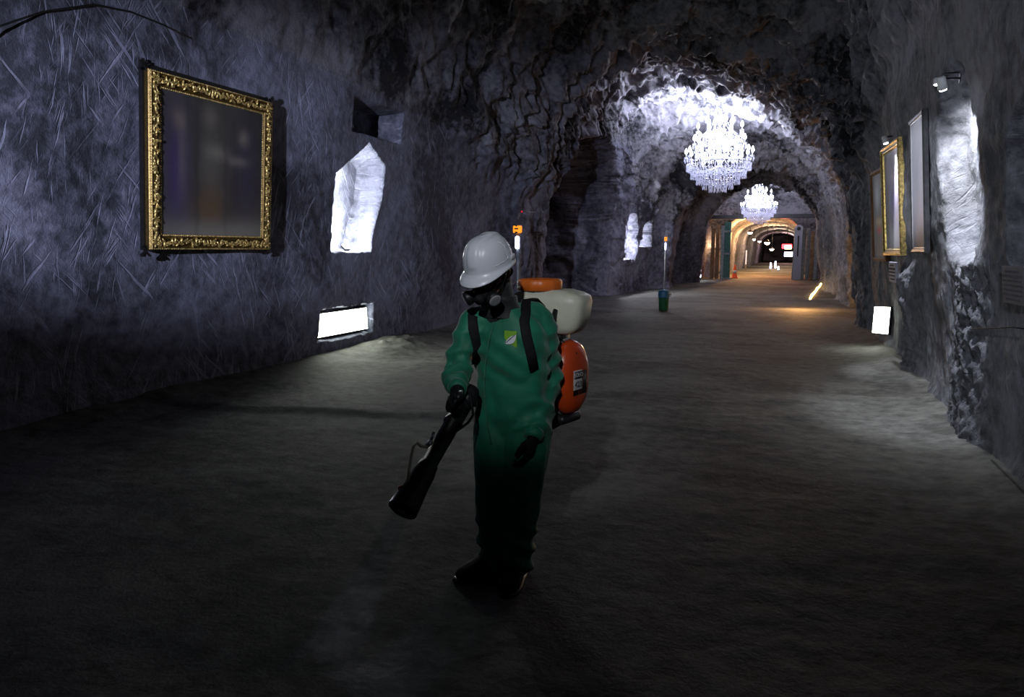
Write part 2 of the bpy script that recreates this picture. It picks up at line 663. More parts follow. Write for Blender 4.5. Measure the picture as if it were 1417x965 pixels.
def grid_mesh(name, ys, ts, fn, m, kind='structure', flip=False):
    Y, T = np.meshgrid(ys, ts, indexing='ij')
    P = fn(Y.ravel(), T.ravel())
    ny, nt_ = len(ys), len(ts)
    idx = np.arange(ny * nt_).reshape(ny, nt_)
    a, b_, c, d = idx[:-1, :-1].ravel(), idx[1:, :-1].ravel(), idx[1:, 1:].ravel(), idx[:-1, 1:].ravel()
    q = np.stack([a, b_, c, d] if not flip else [d, c, b_, a], 1)
    me = bpy.data.meshes.new(name)
    me.vertices.add(len(P))
    me.vertices.foreach_set('co', P.ravel())
    n = len(q)
    me.loops.add(n * 4)
    me.loops.foreach_set('vertex_index', q.ravel().astype(np.int32))
    me.polygons.add(n)
    me.polygons.foreach_set('loop_start', np.arange(0, n * 4, 4, dtype=np.int32))
    me.update(calc_edges=True)
    me.validate()
    o = link_mesh(name, me, m, None, True)
    o['kind'] = kind
    return o


ysw = ylines([(-10, 2, .4), (2, 4, .1), (4, 8, .03), (8, 11, .018), (11, 18, .045), (18, 18.1, .04), (18.1, 18.55, .012), (18.55, 24.7, .07), (24.7, 25.25, .010), (25.25, 31, .035), (31, 44.2, .08), (44.2, 110, .6)])
ysr = ylines([(-10, 2, .4), (2, 4, .1), (4, 12, .025), (12, 18, .045), (18, 31, .08), (31, 44.2, .1), (44.2, 110, .6)])
ysc = ylines([(-10, 2, .4), (2, 8, .12), (8, 15, .06), (15, 27, .045), (27, 44.2, .07), (44.2, 110, .6)])
grid_mesh('wall_left', ysw, np.linspace(-.06, 1.0, 215), tunnel, M['wall'], flip=True)
grid_mesh('wall_right', ysr, np.linspace(2.0, 3.06, 170), tunnel, M['wall_r'], flip=True)
grid_mesh('ceiling', ysc, np.linspace(.985, 2.015, 240), tunnel, M['ceil'], flip=True)


def floor_fn(y, x):
    P = np.stack([x, y, 0 * x], 1)
    L, R = st(y, 1), st(y, 2)
    z = .035 * fbm(P * .35 + 4, 3) + .012 * fbm(P * np.array([1.6, 2.6, 1]) + 9, 4) + .004 * fbm(P * 9, 3)
    el = np.clip(x - L, 0, 99)
    er = np.clip(R - x, 0, 99)
    z = z + .13 * np.exp(-(el / .45) ** 1.3) * (y < 18) + .12 * np.exp(-(er / .35) ** 1.3) * (y < 17)
    # heap of salt below the left light
    r2 = ((x + 5.95) / .42) ** 2 + ((y - 10.5) / .7) ** 2
    z = z + .13 * np.exp(-r2) * (1 + .8 * fbm(P * 5 + 3, 3))
    # shallow worn step running across on the left
    z = z - .035 * sst(x * .25 - y + 7.2 + .5 * fbm(P * .5, 2), -.12, .12) * sst(-x, 1.8, 2.6)
    near = np.exp(-(((x + 1.3) ** 2 + (y - 3.3) ** 2) / .5))
    return np.stack([x, y, z * (1 - near)], 1)


ysf = ylines([(-10, 1, .4), (1, 14, .045), (14, 30, .1), (30, 110, .5)])
grid_mesh('floor', ysf, np.concatenate([np.arange(-11, -7, .3), np.arange(-7, 2.2, .05), np.arange(2.2, 4.5, .3)]), floor_fn, M['floor'], flip=True)
# the two ends of the gallery
for nm, yy in (('wall_back', -9.6), ('wall_far', 109.6)):
    def endw(a, t_, yy=yy):
        return np.stack([a, yy + .15 * fbm(np.stack([a, 0 * a, t_], 1) * .7, 3), t_], 1)
    grid_mesh(nm, np.linspace(-8, 3, 30), np.linspace(-.5, 9, 26), endw, M['wall'])


# ------------------------------------------------------------------ lamps
def spot(name, loc, target, power, ang, blend=1., col=(.8, .85, 1.), rad=.03):
    l = bpy.data.lights.new(name, 'SPOT')
    l.energy = power
    l.spot_size = math.radians(ang)
    l.spot_blend = blend
    l.color = col
    l.shadow_soft_size = rad
    o = bpy.data.objects.new(name, l)
    C.objects.link(o)
    o.location = loc
    d = Vector(target) - Vector(loc)
    o.rotation_euler = d.to_track_quat('-Z', 'Y').to_euler()
    return o


def point(name, loc, power, col=(1, 1, 1), rad=.05):
    l = bpy.data.lights.new(name, 'POINT')
    l.energy = power
    l.color = col
    l.shadow_soft_size = rad
    o = bpy.data.objects.new(name, l)
    C.objects.link(o)
    o.location = loc
    return o


def area(name, loc, target, power, sx, sy, col=(1, 1, 1), spread=180):
    l = bpy.data.lights.new(name, 'AREA')
    l.shape = 'RECTANGLE'
    l.size, l.size_y = sx, sy
    l.energy = power
    l.color = col
    l.spread = math.radians(spread)
    o = bpy.data.objects.new(name, l)
    C.objects.link(o)
    o.location = loc
    d = Vector(target) - Vector(loc)
    o.rotation_euler = d.to_track_quat('-Z', 'Y').to_euler()
    return o

# ------------------------------------------------------------------ picture frames
def frame_matrix(c0, across, upv, out):
    """local x across, local y outwards, local z up"""
    return Matrix(((across.x, out.x, upv.x, c0.x), (across.y, out.y, upv.y, c0.y), (across.z, out.z, upv.z, c0.z), (0, 0, 0, 1)))


def canvas(name, w, h, parent, pal, blobs, y=.012, rough=.55, n=60):
    """a flat painted picture: its paint is a colour attribute of soft shapes"""
    xs, zs = np.linspace(-w / 2, w / 2, n), np.linspace(-h / 2, h / 2, n)
    X, Z = np.meshgrid(xs, zs, indexing='ij')
    X, Z = X.ravel(), Z.ravel()
    u, v = X / w + .5, Z / h + .5
    P = np.stack([X, 0 * X, Z], 1)
    f = fbm(P * 3 + 11, 4)[:, None] * .5 + .5
    f = f + .25 * ridged(P * np.array([9, 1, 2.2]) + 4, 2)[:, None]
    col = np.array(pal[0]) * (1 - f) + np.array(pal[1]) * f
    for (bu, bv, su, sv, c, k) in blobs:
        wv = k * np.exp(-((u - bu + .02 * fbm(P * 6, 2)) / su) ** 2 - ((v - bv) / sv) ** 2)[:, None]
        col = col * (1 - wv) + np.array(c) * wv
    me = bpy.data.meshes.new(name)
    idx = np.arange(n * n).reshape(n, n)
    q = np.stack([idx[:-1, :-1].ravel(), idx[1:, :-1].ravel(), idx[1:, 1:].ravel(), idx[:-1, 1:].ravel()], 1)
    me.from_pydata([(a, y, c) for a, c in zip(X, Z)], [], q.tolist())
    at = me.color_attributes.new('paint', 'FLOAT_COLOR', 'POINT')
    at.data.foreach_set('color', np.concatenate([np.clip(col, 0, 1), np.ones((n * n, 1))], 1).ravel())
    m = mat(name + '_paint', (.5, .5, .5), rough, spec=.3)
    nt = m.node_tree
    a = nd(nt, 'ShaderNodeVertexColor', layer_name='paint')
    nt.links.new(a.outputs[0], nt.nodes['Principled BSDF'].inputs['Base Color'])
    # stretcher board behind, so that the picture has thickness
    o = link_mesh(name, me, m, parent, False)
    sd = o.modifiers.new('thickness', 'SOLIDIFY')
    sd.thickness = .012
    sd.offset = 0
    return o


def moulding(w, h, fw, prof):
    """mitred frame swept round w x h (outer size); prof: (inward distance 0..1, outward height)"""
    mb = MB()
    corners = [(-1, -1), (1, -1), (1, 1), (-1, 1)]
    n = len(prof)
    for sx, sz in corners:
        for a, b_ in prof:
            mb.v.append((sx * (w / 2 - a * fw), b_, sz * (h / 2 - a * fw)))
    for k in range(4):
        k2 = (k + 1) % 4
        for i in range(n):
            j = (i + 1) % n
            mb.f.append((k * n + i, k2 * n + i, k2 * n + j, k * n + j))
    return mb


def place(o, Mx):
    o.matrix_world = Mx
    return o


def wall_frame_left(y0, y1, z0, z1, x0, x1):
    """matrix and size for a picture on the left wall; x0/x1 wall x at z0/z1"""
    lo, hi = Vector((x0, (y0 + y1) / 2, z0)), Vector((x1, (y0 + y1) / 2, z1))
    upv = (hi - lo).normalized()
    across = Vector((0, 1, 0))
    out = across.cross(upv)
    return frame_matrix((lo + hi) / 2, across, upv, out), y1 - y0, (hi - lo).length


# the big gilded picture
Mx, w, h = wall_frame_left(5.60, 7.42, 1.64, 3.40, -6.17, -6.03)
if (Mx @ Vector((0, 1, 0)) - Mx.translation).x < 0:
    raise RuntimeError('frame faces the rock')
t = thing('framed_painting', 'large dark painting in a wide carved gold frame on the grey rock wall', 'painting')
t.matrix_world = Mx
canvas('painted_canvas', w - .24, h - .24, t, ((.022, .021, .023), (.055, .052, .050)), [
    (.16, .45, .10, .40, (.05, .03, .11), .8), (.18, .80, .055, .07, (.15, .12, .10), .8), (.20, .55, .04, .25, (.13, .11, .12), .6),
    (.47, .50, .12, .38, (.10, .092, .08), .8), (.45, .86, .06, .07, (.15, .13, .11), .7), (.45, .22, .13, .14, (.11, .06, .03), .8), (.52, .62, .10, .05, (.22, .20, .17), .6),
    (.82, .50, .11, .36, (.035, .03, .06), .9), (.78, .76, .05, .06, (.19, .16, .14), .8), (.72, .58, .10, .035, (.20, .18, .16), .7), (.71, .38, .035, .18, (.03, .025, .04), .7),
    (.50, .04, .60, .09, (.2, .185, .165), .8), (.9, .04, .25, .1, (.2, .19, .165), .6), (.33, .45, .025, .4, (.03, .03, .033), .7), (.6, .45, .02, .35, (.04, .035, .04), .6)], y=.035, rough=.4, n=110)
moulding(w, h, .155, [(0, 0), (0, .05), (.12, .075), (.25, .06), (.5, .075), (.72, .055), (.85, .065), (1, .035), (1, 0)]).build('frame_moulding', M['gold_dark'], t)
orn = MB()
rr = random.Random(3)
for side in range(4):
    L_ = (w if side % 2 == 0 else h) - .16
    nn = int(L_ / .055)
    for k in range(nn):
        s = -L_ / 2 + (k + .5) * L_ / nn
        for q in range(3):
            off = .075 + rr.uniform(-.028, .028)
            ss = s + rr.uniform(-.02, .02)
            ang = rr.uniform(-1.2, 1.2) + (1 if k % 2 else -1) * .6
            if side == 0:
                c = (ss, .07, -h / 2 + off)
            elif side == 2:
                c = (ss, .07, h / 2 - off)
            elif side == 1:
                c = (w / 2 - off, .07, ss)
            else:
                c = (-w / 2 + off, .07, ss)
            Rm = Matrix.Rotation(ang + (0 if side % 2 == 0 else PI / 2), 3, 'Y')
            # a leaf lobe with a curled tip
            orn.ball(c, (.036, .018, .011), 7, 5, Rm)
            tip = Vector(c) + Rm @ Vector((.024, .008, .004))
            orn.ball(tip, .009, 6, 4)
for sx in (-1, 1):
    for sz in (-1, 1):
        for k in range(6):
            a = k * PI / 3
            c = Vector((sx * (w / 2 - .075) + .035 * math.cos(a), .075, sz * (h / 2 - .075) + .035 * math.sin(a)))
            orn.ball(c, (.03, .016, .013), 8, 5, Matrix.Rotation(-a, 3, 'Y'))
orn.build('carved_ornament', M['gold'], t, True)
for inset, y_ in ((.012, .062), (.148, .048)):
    bd = MB()
    W_, H_ = w / 2 - inset, h / 2 - inset
    for side in range(4):
        L_ = 2 * (W_ if side % 2 == 0 else H_)
        nn = int(L_ / .026)
        for k in range(nn):
            s = -L_ / 2 + (k + .5) * L_ / nn
            c = {0: (s, y_, -H_), 2: (s, y_, H_), 1: (W_, y_, s), 3: (-W_, y_, s)}[side]
            bd.ball(c, (.0125, .0125, .0125), 6, 4)
    bd.build('beading', M['gold'], t, True)
for sx in (-1, 1):
    for sz in (-1, 1):
        cl = MB()
        for k in range(5):
            a = rr.uniform(0, PI)
            cl.box((sx * (w / 2 + .01) + rr.uniform(-.02, .02), .015, sz * (h / 2 + .01) + rr.uniform(-.02, .02)), (.012, .03, .13), Matrix.Rotation(sx * sz * (.3 + .6 * k / 4) + (PI / 2 if k % 2 else 0), 3, 'Y'))
        cl.tube([(sx * (w / 2 - .02), .02, sz * (h / 2 - .02)), (sx * (w / 2 + .035), .02, sz * (h / 2 + .035))], .012, 6)
        cl.build('corner_fixing', M['black'], t)
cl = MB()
cl.box((0, -.02, .02), (w + .05, .05, h + .06))  # black board past the frame edge stands in for its shadow
cl.build('shadow_board', M['black'], t)


def wall_frame_right(y0, y1, z0, z1, x0, x1, turn=0.):
    lo, hi = Vector((x0, (y0 + y1) / 2, z0)), Vector((x1, (y0 + y1) / 2, z1))
    upv = (hi - lo).normalized()
    across = Vector((math.sin(turn), -math.cos(turn), 0))
    out = across.cross(upv)
    return frame_matrix((lo + hi) / 2, across, upv, out), y1 - y0, (hi - lo).length


# pictures on the right wall
Mx, w, h = wall_frame_right(8.95, 9.78, 1.60, 3.12, 1.365, 1.235, .03)
t = thing('framed_painting', 'tall pale painting in a dark narrow frame beside the tall lit niche', 'painting', group=None)
t.matrix_world = Mx
canvas('painted_canvas', w - .1, h - .1, t, ((.42, .42, .50), (.56, .56, .64)), [(.5, .0, .9, .25, (.10, .06, .045), .9), (.5, .95, .8, .3, (.5, .5, .56), .6), (.4, .5, .2, .3, (.27, .28, .38), .5)], y=.03)
moulding(w, h, .055, [(0, 0), (0, .04), (.3, .055), (.8, .05), (1, .03), (1, 0)]).build('frame_moulding', M['dark_metal'], t)
moulding(w - .1, h - .1, .018, [(0, .03), (0, .045), (1, .04), (1, .03)]).build('silver_slip', M['steel'], t)

Mx, w, h = wall_frame_right(10.75, 12.05, 1.56, 3.08, 1.36, 1.22, .06)
t = thing('framed_painting', 'bright painting in a plain wide gold frame, above a small grey plaque', 'painting')
t.matrix_world = Mx
canvas('painted_canvas', w - .2, h - .2, t, ((.30, .25, .30), (.5, .45, .5)), [(.45, .55, .15, .3, (.25, .22, .55), .9), (.5, .72, .1, .1, (.75, .55, .7), .8), (.5, .12, .3, .12, (.75, .75, .8), .8), (.1, .3, .15, .5, (.12, .10, .12), .7), (.9, .4, .12, .5, (.14, .12, .2), .6)], y=.035)
moulding(w, h, .115, [(0, 0), (0, .07), (.25, .085), (.4, .055), (.65, .06), (.8, .04), (1, .03), (1, 0)]).build('frame_moulding', M['gold'], t)
moulding(w - .08, h - .08, .02, [(0, .05), (0, .075), (1, .07), (1, .05)]).build('inner_ridge', M['gold_dark'], t)

Mx, w, h = wall_frame_right(13.1, 14.2, 1.45, 2.95, 1.41, 1.27, .08)
t = thing('framed_painting', 'farthest and smallest-looking painting on the right wall, with red and white spots', 'painting')
t.matrix_world = Mx
canvas('painted_canvas', w - .14, h - .14, t, ((.12, .10, .10), (.22, .18, .16)), [(.4, .75, .25, .18, (.75, .8, .85), .9), (.5, .42, .3, .06, (.75, .5, .2), .8), (.5, .32, .2, .05, (.8, .05, .04), .9), (.5, .1, .5, .14, (.22, .11, .05), .8)], y=.03)
moulding(w, h, .075, [(0, 0), (0, .05), (.5, .065), (1, .035), (1, 0)]).build('frame_moulding', M['wood'], t)


# plaques with rows of lettering too small to read
def plaque(y0, y1, z0, z1, x, label, mt, ink, rows, turn=.04):
    Mx, w, h = wall_frame_right(y0, y1, z0, z1, x, x - .03, turn)
    t = thing('wall_plaque', label, 'plaque')
    t.matrix_world = Mx
    MB().box((0, .012, 0), (w, .03, h), None, .006).build('plate', mt, t)
    r_ = random.Random(5)
    mb = MB()
    rz = h * .86 / rows
    for k in range(rows):
        hw = w * (.30 if k in (0, rows - 1) else .42)
        zc = h * .43 - (k + .5) * rz
        s = -hw
        big = k == 1
        while s < hw:
            l = r_.uniform(.010, .022)
            hh = rz * (.62 if big else .38)
            # each glyph is a pair of strokes
            mb.box((s + l * .25, .029, zc), (l * .3, .006, hh))
            mb.box((s + l * .6, .029, zc + r_.choice((-.3, 0, .3)) * hh), (l * .6, .006, hh * .28))
            s += l + (.02 if r_.random() < .2 else .004)
    mb.build('engraved_text', ink, t)
    return t


M['plate_grey'] = noisy(mat('grey_metal_plaque', (.30, .30, .36), .7), 12, .1, .1, .002)
M['plate_rock'] = noisy(mat('etched_stone_plaque', (.085, .085, .10), .7), 12, .15, .2, .004)
M['ink'] = noisy(mat('dark_lettering', (.04, .04, .05), .7), 12, .1, .1, .002)
plaque(5.42, 5.86, 1.28, 1.53, 1.40, 'dark grey stone plaque with rows of lettering, below the dark arched niche', M['plate_rock'], M['ink'], 7)
plaque(10.72, 11.25, 1.20, 1.47, 1.30, 'small grey metal plaque with lettering below the gold framed painting', M['plate_grey'], M['ink'], 5)


# ------------------------------------------------------------------ lights in recesses
def floodlight(loc, across, out, w, h, label, group=None, power=40, col=(.93, 1., .85)):
    upv = Vector((0, 0, 1))
    across = Vector(across).normalized()
    out = Vector(out).normalized()
    upv = out.cross(across).normalized()
    if upv.z < 0:
        upv = -upv
    t = thing('flood_light', label, 'lamp', group=group)
    t.matrix_world = frame_matrix(Vector(loc), across, upv, out)
    MB().box((0, -.03, 0), (w, .05, h), None, .008).build('housing', M['dark_metal'], t)
    MB().box((0, .001, 0), (w - .03, .014, h - .03)).build('diffuser', M['panel'], t)
    MB().tube([(w * .28, .012, h * .3), (w * .33, .012, .02), (w * .28, .012, -.03), (w * .40, .012, -h * .25)], .007, 6).build('cable', M['black'], t)
    return t


floodlight((-6.50, 9.52, .515), (0, 1, 0), (1, 0, .05), 1.38, .37, 'wide low white light panel in the rock near the floor, under the bright arched niche')
floodlight((1.395, 13.15, .49), (.45, -1, .06), (-1, -.45, .06), .46, .46, 'square white light panel at the foot of the right rock wall')


def small_spot(loc, target, label, arm_to, power, ang, group='picture spotlights', rad=.02, col=(.85, .9, 1.), lens=True):
    loc, target, arm_to = Vector(loc), Vector(target), Vector(arm_to)
    t = thing('picture_spotlight', label, 'lamp', loc, 0, group)
    d = (target - loc).normalized()
    x, y, _ = frame_of(d)
    MB().rings([(-d * .07, x * .02, y * .02), (-d * .06, x * .032, y * .032), (d * .03, x * .038, y * .038), (d * .035, x * .030, y * .030)], 14).build('lamp_head', M['white_pl'], t, True)
    MB().rings([(d * .034, x * .03, y * .03), (d * .042, x * .026, y * .026), (d * .046, x * .012, y * .012)], 14).build('lens', M['spotface'], t, True)
    a = arm_to - loc
    MB().tube([-d * .05, a * .4 + Vector((0, 0, .03)), a], .010, 7).build('arm', M['dark_metal'], t, True)
    MB().rings([(a * .94, Vector((0, .04, 0)), Vector((0, 0, .04))), (a, Vector((0, .04, 0)), Vector((0, 0, .04)))], 12).build('wall_bracket', M['dark_metal'], t)
    if power:
        spot('spot_beam', loc + d * .06, target, power, ang, .6, col, rad)
    return t

p = at_x(1304, 118, 1.05)
small_spot(p, (1.50, 7.45, 1.45), 'small spotlight on a short arm high on the wall, left of the lit niche', (1.22, p.y + .28, p.z + .10), 330, 72)
p = at_x(1225, 195, 1.08)
small_spot(p, (1.50, 10.9, 1.5), 'small spotlight on a short arm above the gold framed painting', (1.24, p.y + .3, p.z + .10), 300, 50)
# downlight hidden in the point of the tall niche
t = thing('niche_downlight', 'tiny downlight in the pointed top of the tall lit niche on the right', 'lamp', (1.17, 7.95, 3.16), 0)
MB().rings([(Vector((0, 0, .06)), (.02, 0, 0), (0, .02, 0)), (Vector((0, 0, .05)), (.03, 0, 0), (0, .03, 0)), (Vector((0, 0, 0)), (.034, 0, 0), (0, .034, 0))], 14).build('lamp_head', M['white_pl'], t, True)
MB().rings([(Vector((0, 0, -.002)), (.026, 0, 0), (0, .026, 0)), (Vector((0, 0, -.010)), (.018, 0, 0), (0, .018, 0))], 14).build('lens', M['spotface'], t, True)
MB().tube([(0, 0, .05), (.06, 0, .09), (.22, .02, .10)], .009, 7).build('arm', M['dark_metal'], t, True)
spot('downlight_beam', (1.17, 7.95, 3.10), (1.55, 7.95, 2.35), 260, 125, 1., (.88, .92, .95), .02)

# floodlight on the sill of the left niche
t = thing('niche_uplight', 'small white floodlight standing on the sill inside the left arched niche', 'lamp', (-6.55, 9.72, 1.625))
MB().box((0, 0, .035), (.10, .14, .035), Matrix.Rotation(.7, 3, 'Y'), .01).build('housing', M['dark_metal'], t)
MB().box((.02, 0, .062), (.085, .13, .02), Matrix.Rotation(.7, 3, 'Y')).build('lens', M['spotface'], t)
point('niche_uplight_glow', (-6.50, 9.70, 1.90), 85, (.95, 1., .96), .05)
point('niche_top_glow', (-6.42, 9.60, 2.75), 36, (.95, 1., .96), .08)

point('far_niche_glow', (-5.93, 27.2, 1.75), 260, (.93, .95, 1.), .06)
point('far_niche_glow', (-5.88, 29.2, 2.05), 120, (.95, .97, 1.), .06)

# cable along the top of the left wall
pts = []
for (u, v) in ((-60, 62), (0, 36), (60, 16), (130, 6), (180, 16), (225, 34), (262, 52)):
    q = at_x(u, v, -6.02)
    pts.append(q)
mb = MB()
mb.tube(pts, .009, 6)
tag(mb.build('wall_cable', M['black'], None, True), 'thin black cable sagging across the top of the left wall', 'cable')
q0, q1, q2 = at_x(1345, 455, 1.36), at_x(1400, 453, 1.36), at_x(1440, 458, 1.36)
tag(MB().tube([q0, q1, q2], .005, 6).build('wall_cable', M['rubber'], None, True), 'short black cable on the right wall below the dark niche and plaque', 'cable')

# ------------------------------------------------------------------ chandeliers
def chandelier():
    t = thing('crystal_chandelier', 'nearer and larger blazing white crystal chandelier under the first rock arch', 'chandelier', (0, 0, 0), 0, 'chandeliers down the gallery')
    r_ = random.Random(2)
    # stem (z measured from the lowest crystal)
    MB().lathe([(.0, .0), (.05, .03), (.09, .10), (.05, .18), (.03, .3), (.10, .42), (.16, .5), (.06, .6), (.035, .8), (.09, .95), (.14, 1.02), (.05, 1.12), (.03, 1.4),
                (.08, 1.5), (.12, 1.6), (.05, 1.7), (.03, 1.95), (.08, 2.05), (.10, 2.15), (.03, 2.3), (.02, 2.45), (0, 2.46)], n=14).build('stem', M['crystal'], t, True)
    mb = MB()
    z = 2.46
    while z < 3.15:
        mb.tube([(0.0, 0, z), (.02, 0, z + .035), (0, 0, z + .07), (-.02, 0, z + .035), (0, 0, z)], .006, 5, False)
        z += .055
    mb.build('chain', M['dark_metal'], t)
    MB().lathe([(.16, 3.2), (.14, 3.13), (.05, 3.08), (0, 3.08)], n=18).build('ceiling_rose', M['steel'], t, True)
    tiers = [(12, 1.00, .82, 1.02, .15), (10, .76, 1.22, 1.42, .3), (6, .66, 1.60, 1.80, .1), (4, .42, 2.00, 2.22, .3)]
    for n, R, z0, zb, ph in tiers:
        for k in range(n):
            a = 2 * PI * (k + ph) / n
            ca, sa = math.cos(a), math.sin(a)
            pts = [(ca * R * s, sa * R * s, z0 - .20 + zz) for s, zz in ((.06, .10), (.25, .0), (.5, -.06), (.75, -.03), (.92, .06), (1.0, .18))]
            arm = MB().tube(pts, [.018, .016, .014, .013, .012, .012], 6).build('arm', M['crystal'], t, True)
            c = Vector((ca * R, sa * R, zb))
            MB().lathe([(0, -.055), (.03, -.05), (.055, -.02), (.065, .0), (.02, .0), (.014, .012), (.014, .11), (0, .112)], c, 10).build('candle_holder', M['crystal'], arm, True)
            MB().lathe([(0, .10), (.026, .112), (.046, .15), (.038, .20), (.014, .25), (0, .28)], c, 8).build('bulb', M['bulb'], arm, True)
            pd = MB()
            for q in range(6):
                b_ = q * PI / 3 + a
                pd.drop(c + Vector((.055 * math.cos(b_), .055 * math.sin(b_), -.02)), .016, .13 + .05 * (q % 2), 4)
            for q in range(3):
                pp = Vector(pts[1 + q])
                pd.drop(pp, .014, .15, 4)
            pd.build('crystal_pendants', M['crystal'], arm)['kind'] = 'stuff'
    # the rings which carry the hanging drops, and the bowl of drops below
    rings = [(.98, .80, 64), (.84, .56, 52), (.66, .38, 42), (.46, .24, 30), (.26, .14, 18), (.72, 1.22, 40), (.5, 1.62, 26)]
    for R, z, n in rings:
        MB().tube([(R * math.cos(2 * PI * k / 48), R * math.sin(2 * PI * k / 48), z + .02) for k in range(49)], .010, 5, False).build('ring', M['steel'], t, True)
    mb = MB()
    for R, z, n in rings:
        for k in range(n):
            a = 2 * PI * k / n
            for q, (l, dz) in enumerate(((.10, 0), (.15, .09))):
                mb.drop((R * math.cos(a), R * math.sin(a), z - dz), .019, l + r_.uniform(-.01, .02), 4)
    # strands draped from the upper crown down to the rings
    for (Ra, za, Rb, zb_, n) in ((.12, 2.30, .56, 1.66, 16), (.16, 1.86, .74, 1.26, 20), (.2, 1.4, .98, .84, 28), (.98, .80, .66, .40, 36), (.84, .56, .26, .16, 26)):
        for k in range(n):
            a = 2 * PI * k / n
            m_ = 12
            for i in range(m_):
                s = (i + .5) / m_
                R = Ra + (Rb - Ra) * s
                z = za + (zb_ - za) * s - .12 * math.sin(PI * s)
                mb.ball((R * math.cos(a), R * math.sin(a), z), (.014, .014, .02), 4, 3)
    o = mb.build('crystal_drops', M['crystal'], t)
    o['kind'] = 'stuff'
    # the small spires which stand on the crown
    for k in range(4):
        a = 2 * PI * k / 4 + .5
        MB().lathe([(0, 2.0), (.04, 2.02), (.02, 2.1), (.05, 2.2), (.02, 2.3), (.035, 2.36), (.012, 2.44), (0, 2.56)], (.40 * math.cos(a), .40 * math.sin(a), -.12), 8).build('spire', M['crystal'], t, True)
    return t


ch = chandelier()
ch.location = (-2.32, 24.0, 3.50)
c2 = copy_tree(ch)
c2.location = (-1.80, 40.6, 3.02)
c2.scale = (.88, .88, .82)
c2['label'] = 'farther and smaller crystal chandelier, hanging before the timber gates at the end'
for (x, y, z, k) in ((-2.32, 24.0, 3.5, 1.), (-1.8, 40.6, 3.02, .85)):
    pw = 230 if k == 1 else 130
    for R, zz, n in ((.55, 1.0, 3), (.3, 1.75, 2)):
        for q in range(n):
            a = q * 2 * PI / n + .4
            point('chandelier_glow', (x + R * k * math.cos(a), y + R * k * math.sin(a), z + zz * k), pw / 5 * 1.0, (.84, .86, 1.), .12)
    # the candle bulbs stand over their dishes and so throw most of their light upwards
    for q in range(4):
        a = q * PI / 2 + .3
        c = Vector((x + .72 * k * math.cos(a), y + .72 * k * math.sin(a), z + 1.75 * k))
        spot('candle_glow', c, c + Vector((math.cos(a) * .35, math.sin(a) * .35, 1)), 2300 / 4 if k == 1 else 650 / 4, 172, .7, (.84, .86, 1.), .12)

# ------------------------------------------------------------------ emergency lights on poles, left side
def signal(loc, s, label, lit=True):
    t = thing('signal_lamp', label, 'lamp', loc, 0, 'signal lamps on poles')
    MB().rings([(Vector((0, 0, 0)), (.16 * s, 0, 0), (0, .16 * s, 0)), (Vector((0, 0, .04)), (.14 * s, 0, 0), (0, .14 * s, 0)), (Vector((0, 0, .06)), (.04, 0, 0), (0, .04, 0))], 16).build('base', M['iron'], t)
    MB().tube([(0, 0, .04), (0, 0, 2.15)], .05 * s, 12).build('pole', M['iron'], t, True)
    MB().box((0, -.05, 1.78), (.085, .09, .27), None, .03).build('white_lamp', M['whitebox'], t)
    b_ = MB().box((0, -.04, 2.06), (.17, .13, .15), None, .02).build('beacon', M['amber'], t)
    MB().box((0, -.115, 2.07), (.08, .02, .03)).box((0, -.115, 1.995), (.05, .02, .03)).box((0, -.115, 2.13), (.03, .02, .03)).build('beacon_guard', M['black'], b_)
    MB().tube([(0, 0, 2.27), (0.02, 0.05, 2.40)], .02, 8).build('bracket', M['iron'], t)
    return t


p = at_y(717, 345, 14.6)
sg = signal((p.x, p.y, 0), 1., 'signal lamp with amber beacon above a white lamp on a grey pole, behind the worker')
p = at_y(921, 345, 27.5)
s2 = copy_tree(sg)
s2.location = (p.x, p.y, 0)
s2.scale = (.55, .55, .98)
s2['label'] = 'small distant signal lamp glowing white, behind the green bin'
q = at_y(722, 293, 14.8)
t = thing('red_indicator', 'tiny dim red indicator lamp high above the nearer amber beacon', 'lamp', q)
MB().ball((0, 0, 0), .02, 8, 6).build('lens', emis('dim_red_lamp', (1., .02, .06), .5), t, True)
MB().tube([(0, 0, 0), (-.04, .5, .02), (-.1, 1.2, .05)], .012, 6).build('bracket', M['iron'], t, True)

# bin
p = at_z(918, 430)
t = thing('waste_bin', 'small green and blue waste bin standing alone on the dark gallery floor', 'bin', (p.x, p.y, 0))
M['bin_g'] = noisy(mat('green_bin_plastic', (.02, .10, .04), .5), 8, .2, .1, .003)
M['bin_b'] = noisy(mat('blue_bin_plastic', (.03, .12, .22), .5), 8, .2, .1, .003)
MB().lathe([(0, 0), (.115, .0), (.125, .02), (.14, .34), (.145, .35), (.145, .37)], n=18).build('body', M['bin_g'], t, True)
MB().lathe([(.147, .35), (.15, .37), (.15, .50), (.135, .54), (.06, .57), (0, .575)], n=18).build('lid', M['bin_b'], t, True)
MB().tube([(.145, -.04, .44), (.19, -.06, .46), (.19, -.06, .40), (.145, -.04, .40)], .012, 6).build('handle', M['steel'], t, True)

# plate on the right wall further in
q = at_x(1168, 350, 1.22)
t = thing('switch_box', 'small grey upright switch box on the dark right wall far down the gallery', 'switch box', (1.36, 17.2, 1.40), -PI / 2 + .5)
MB().box((0, 0, 0), (.16, .07, .42), None, .015).build('housing', M['plate_grey'], t)
MB().lathe([(0, .04), (.03, .04), (.035, .0), (.035, -.01)], (0, -.035, .05), 12, Matrix.Rotation(PI / 2, 3, 'X')).build('knob', M['black'], t, True)

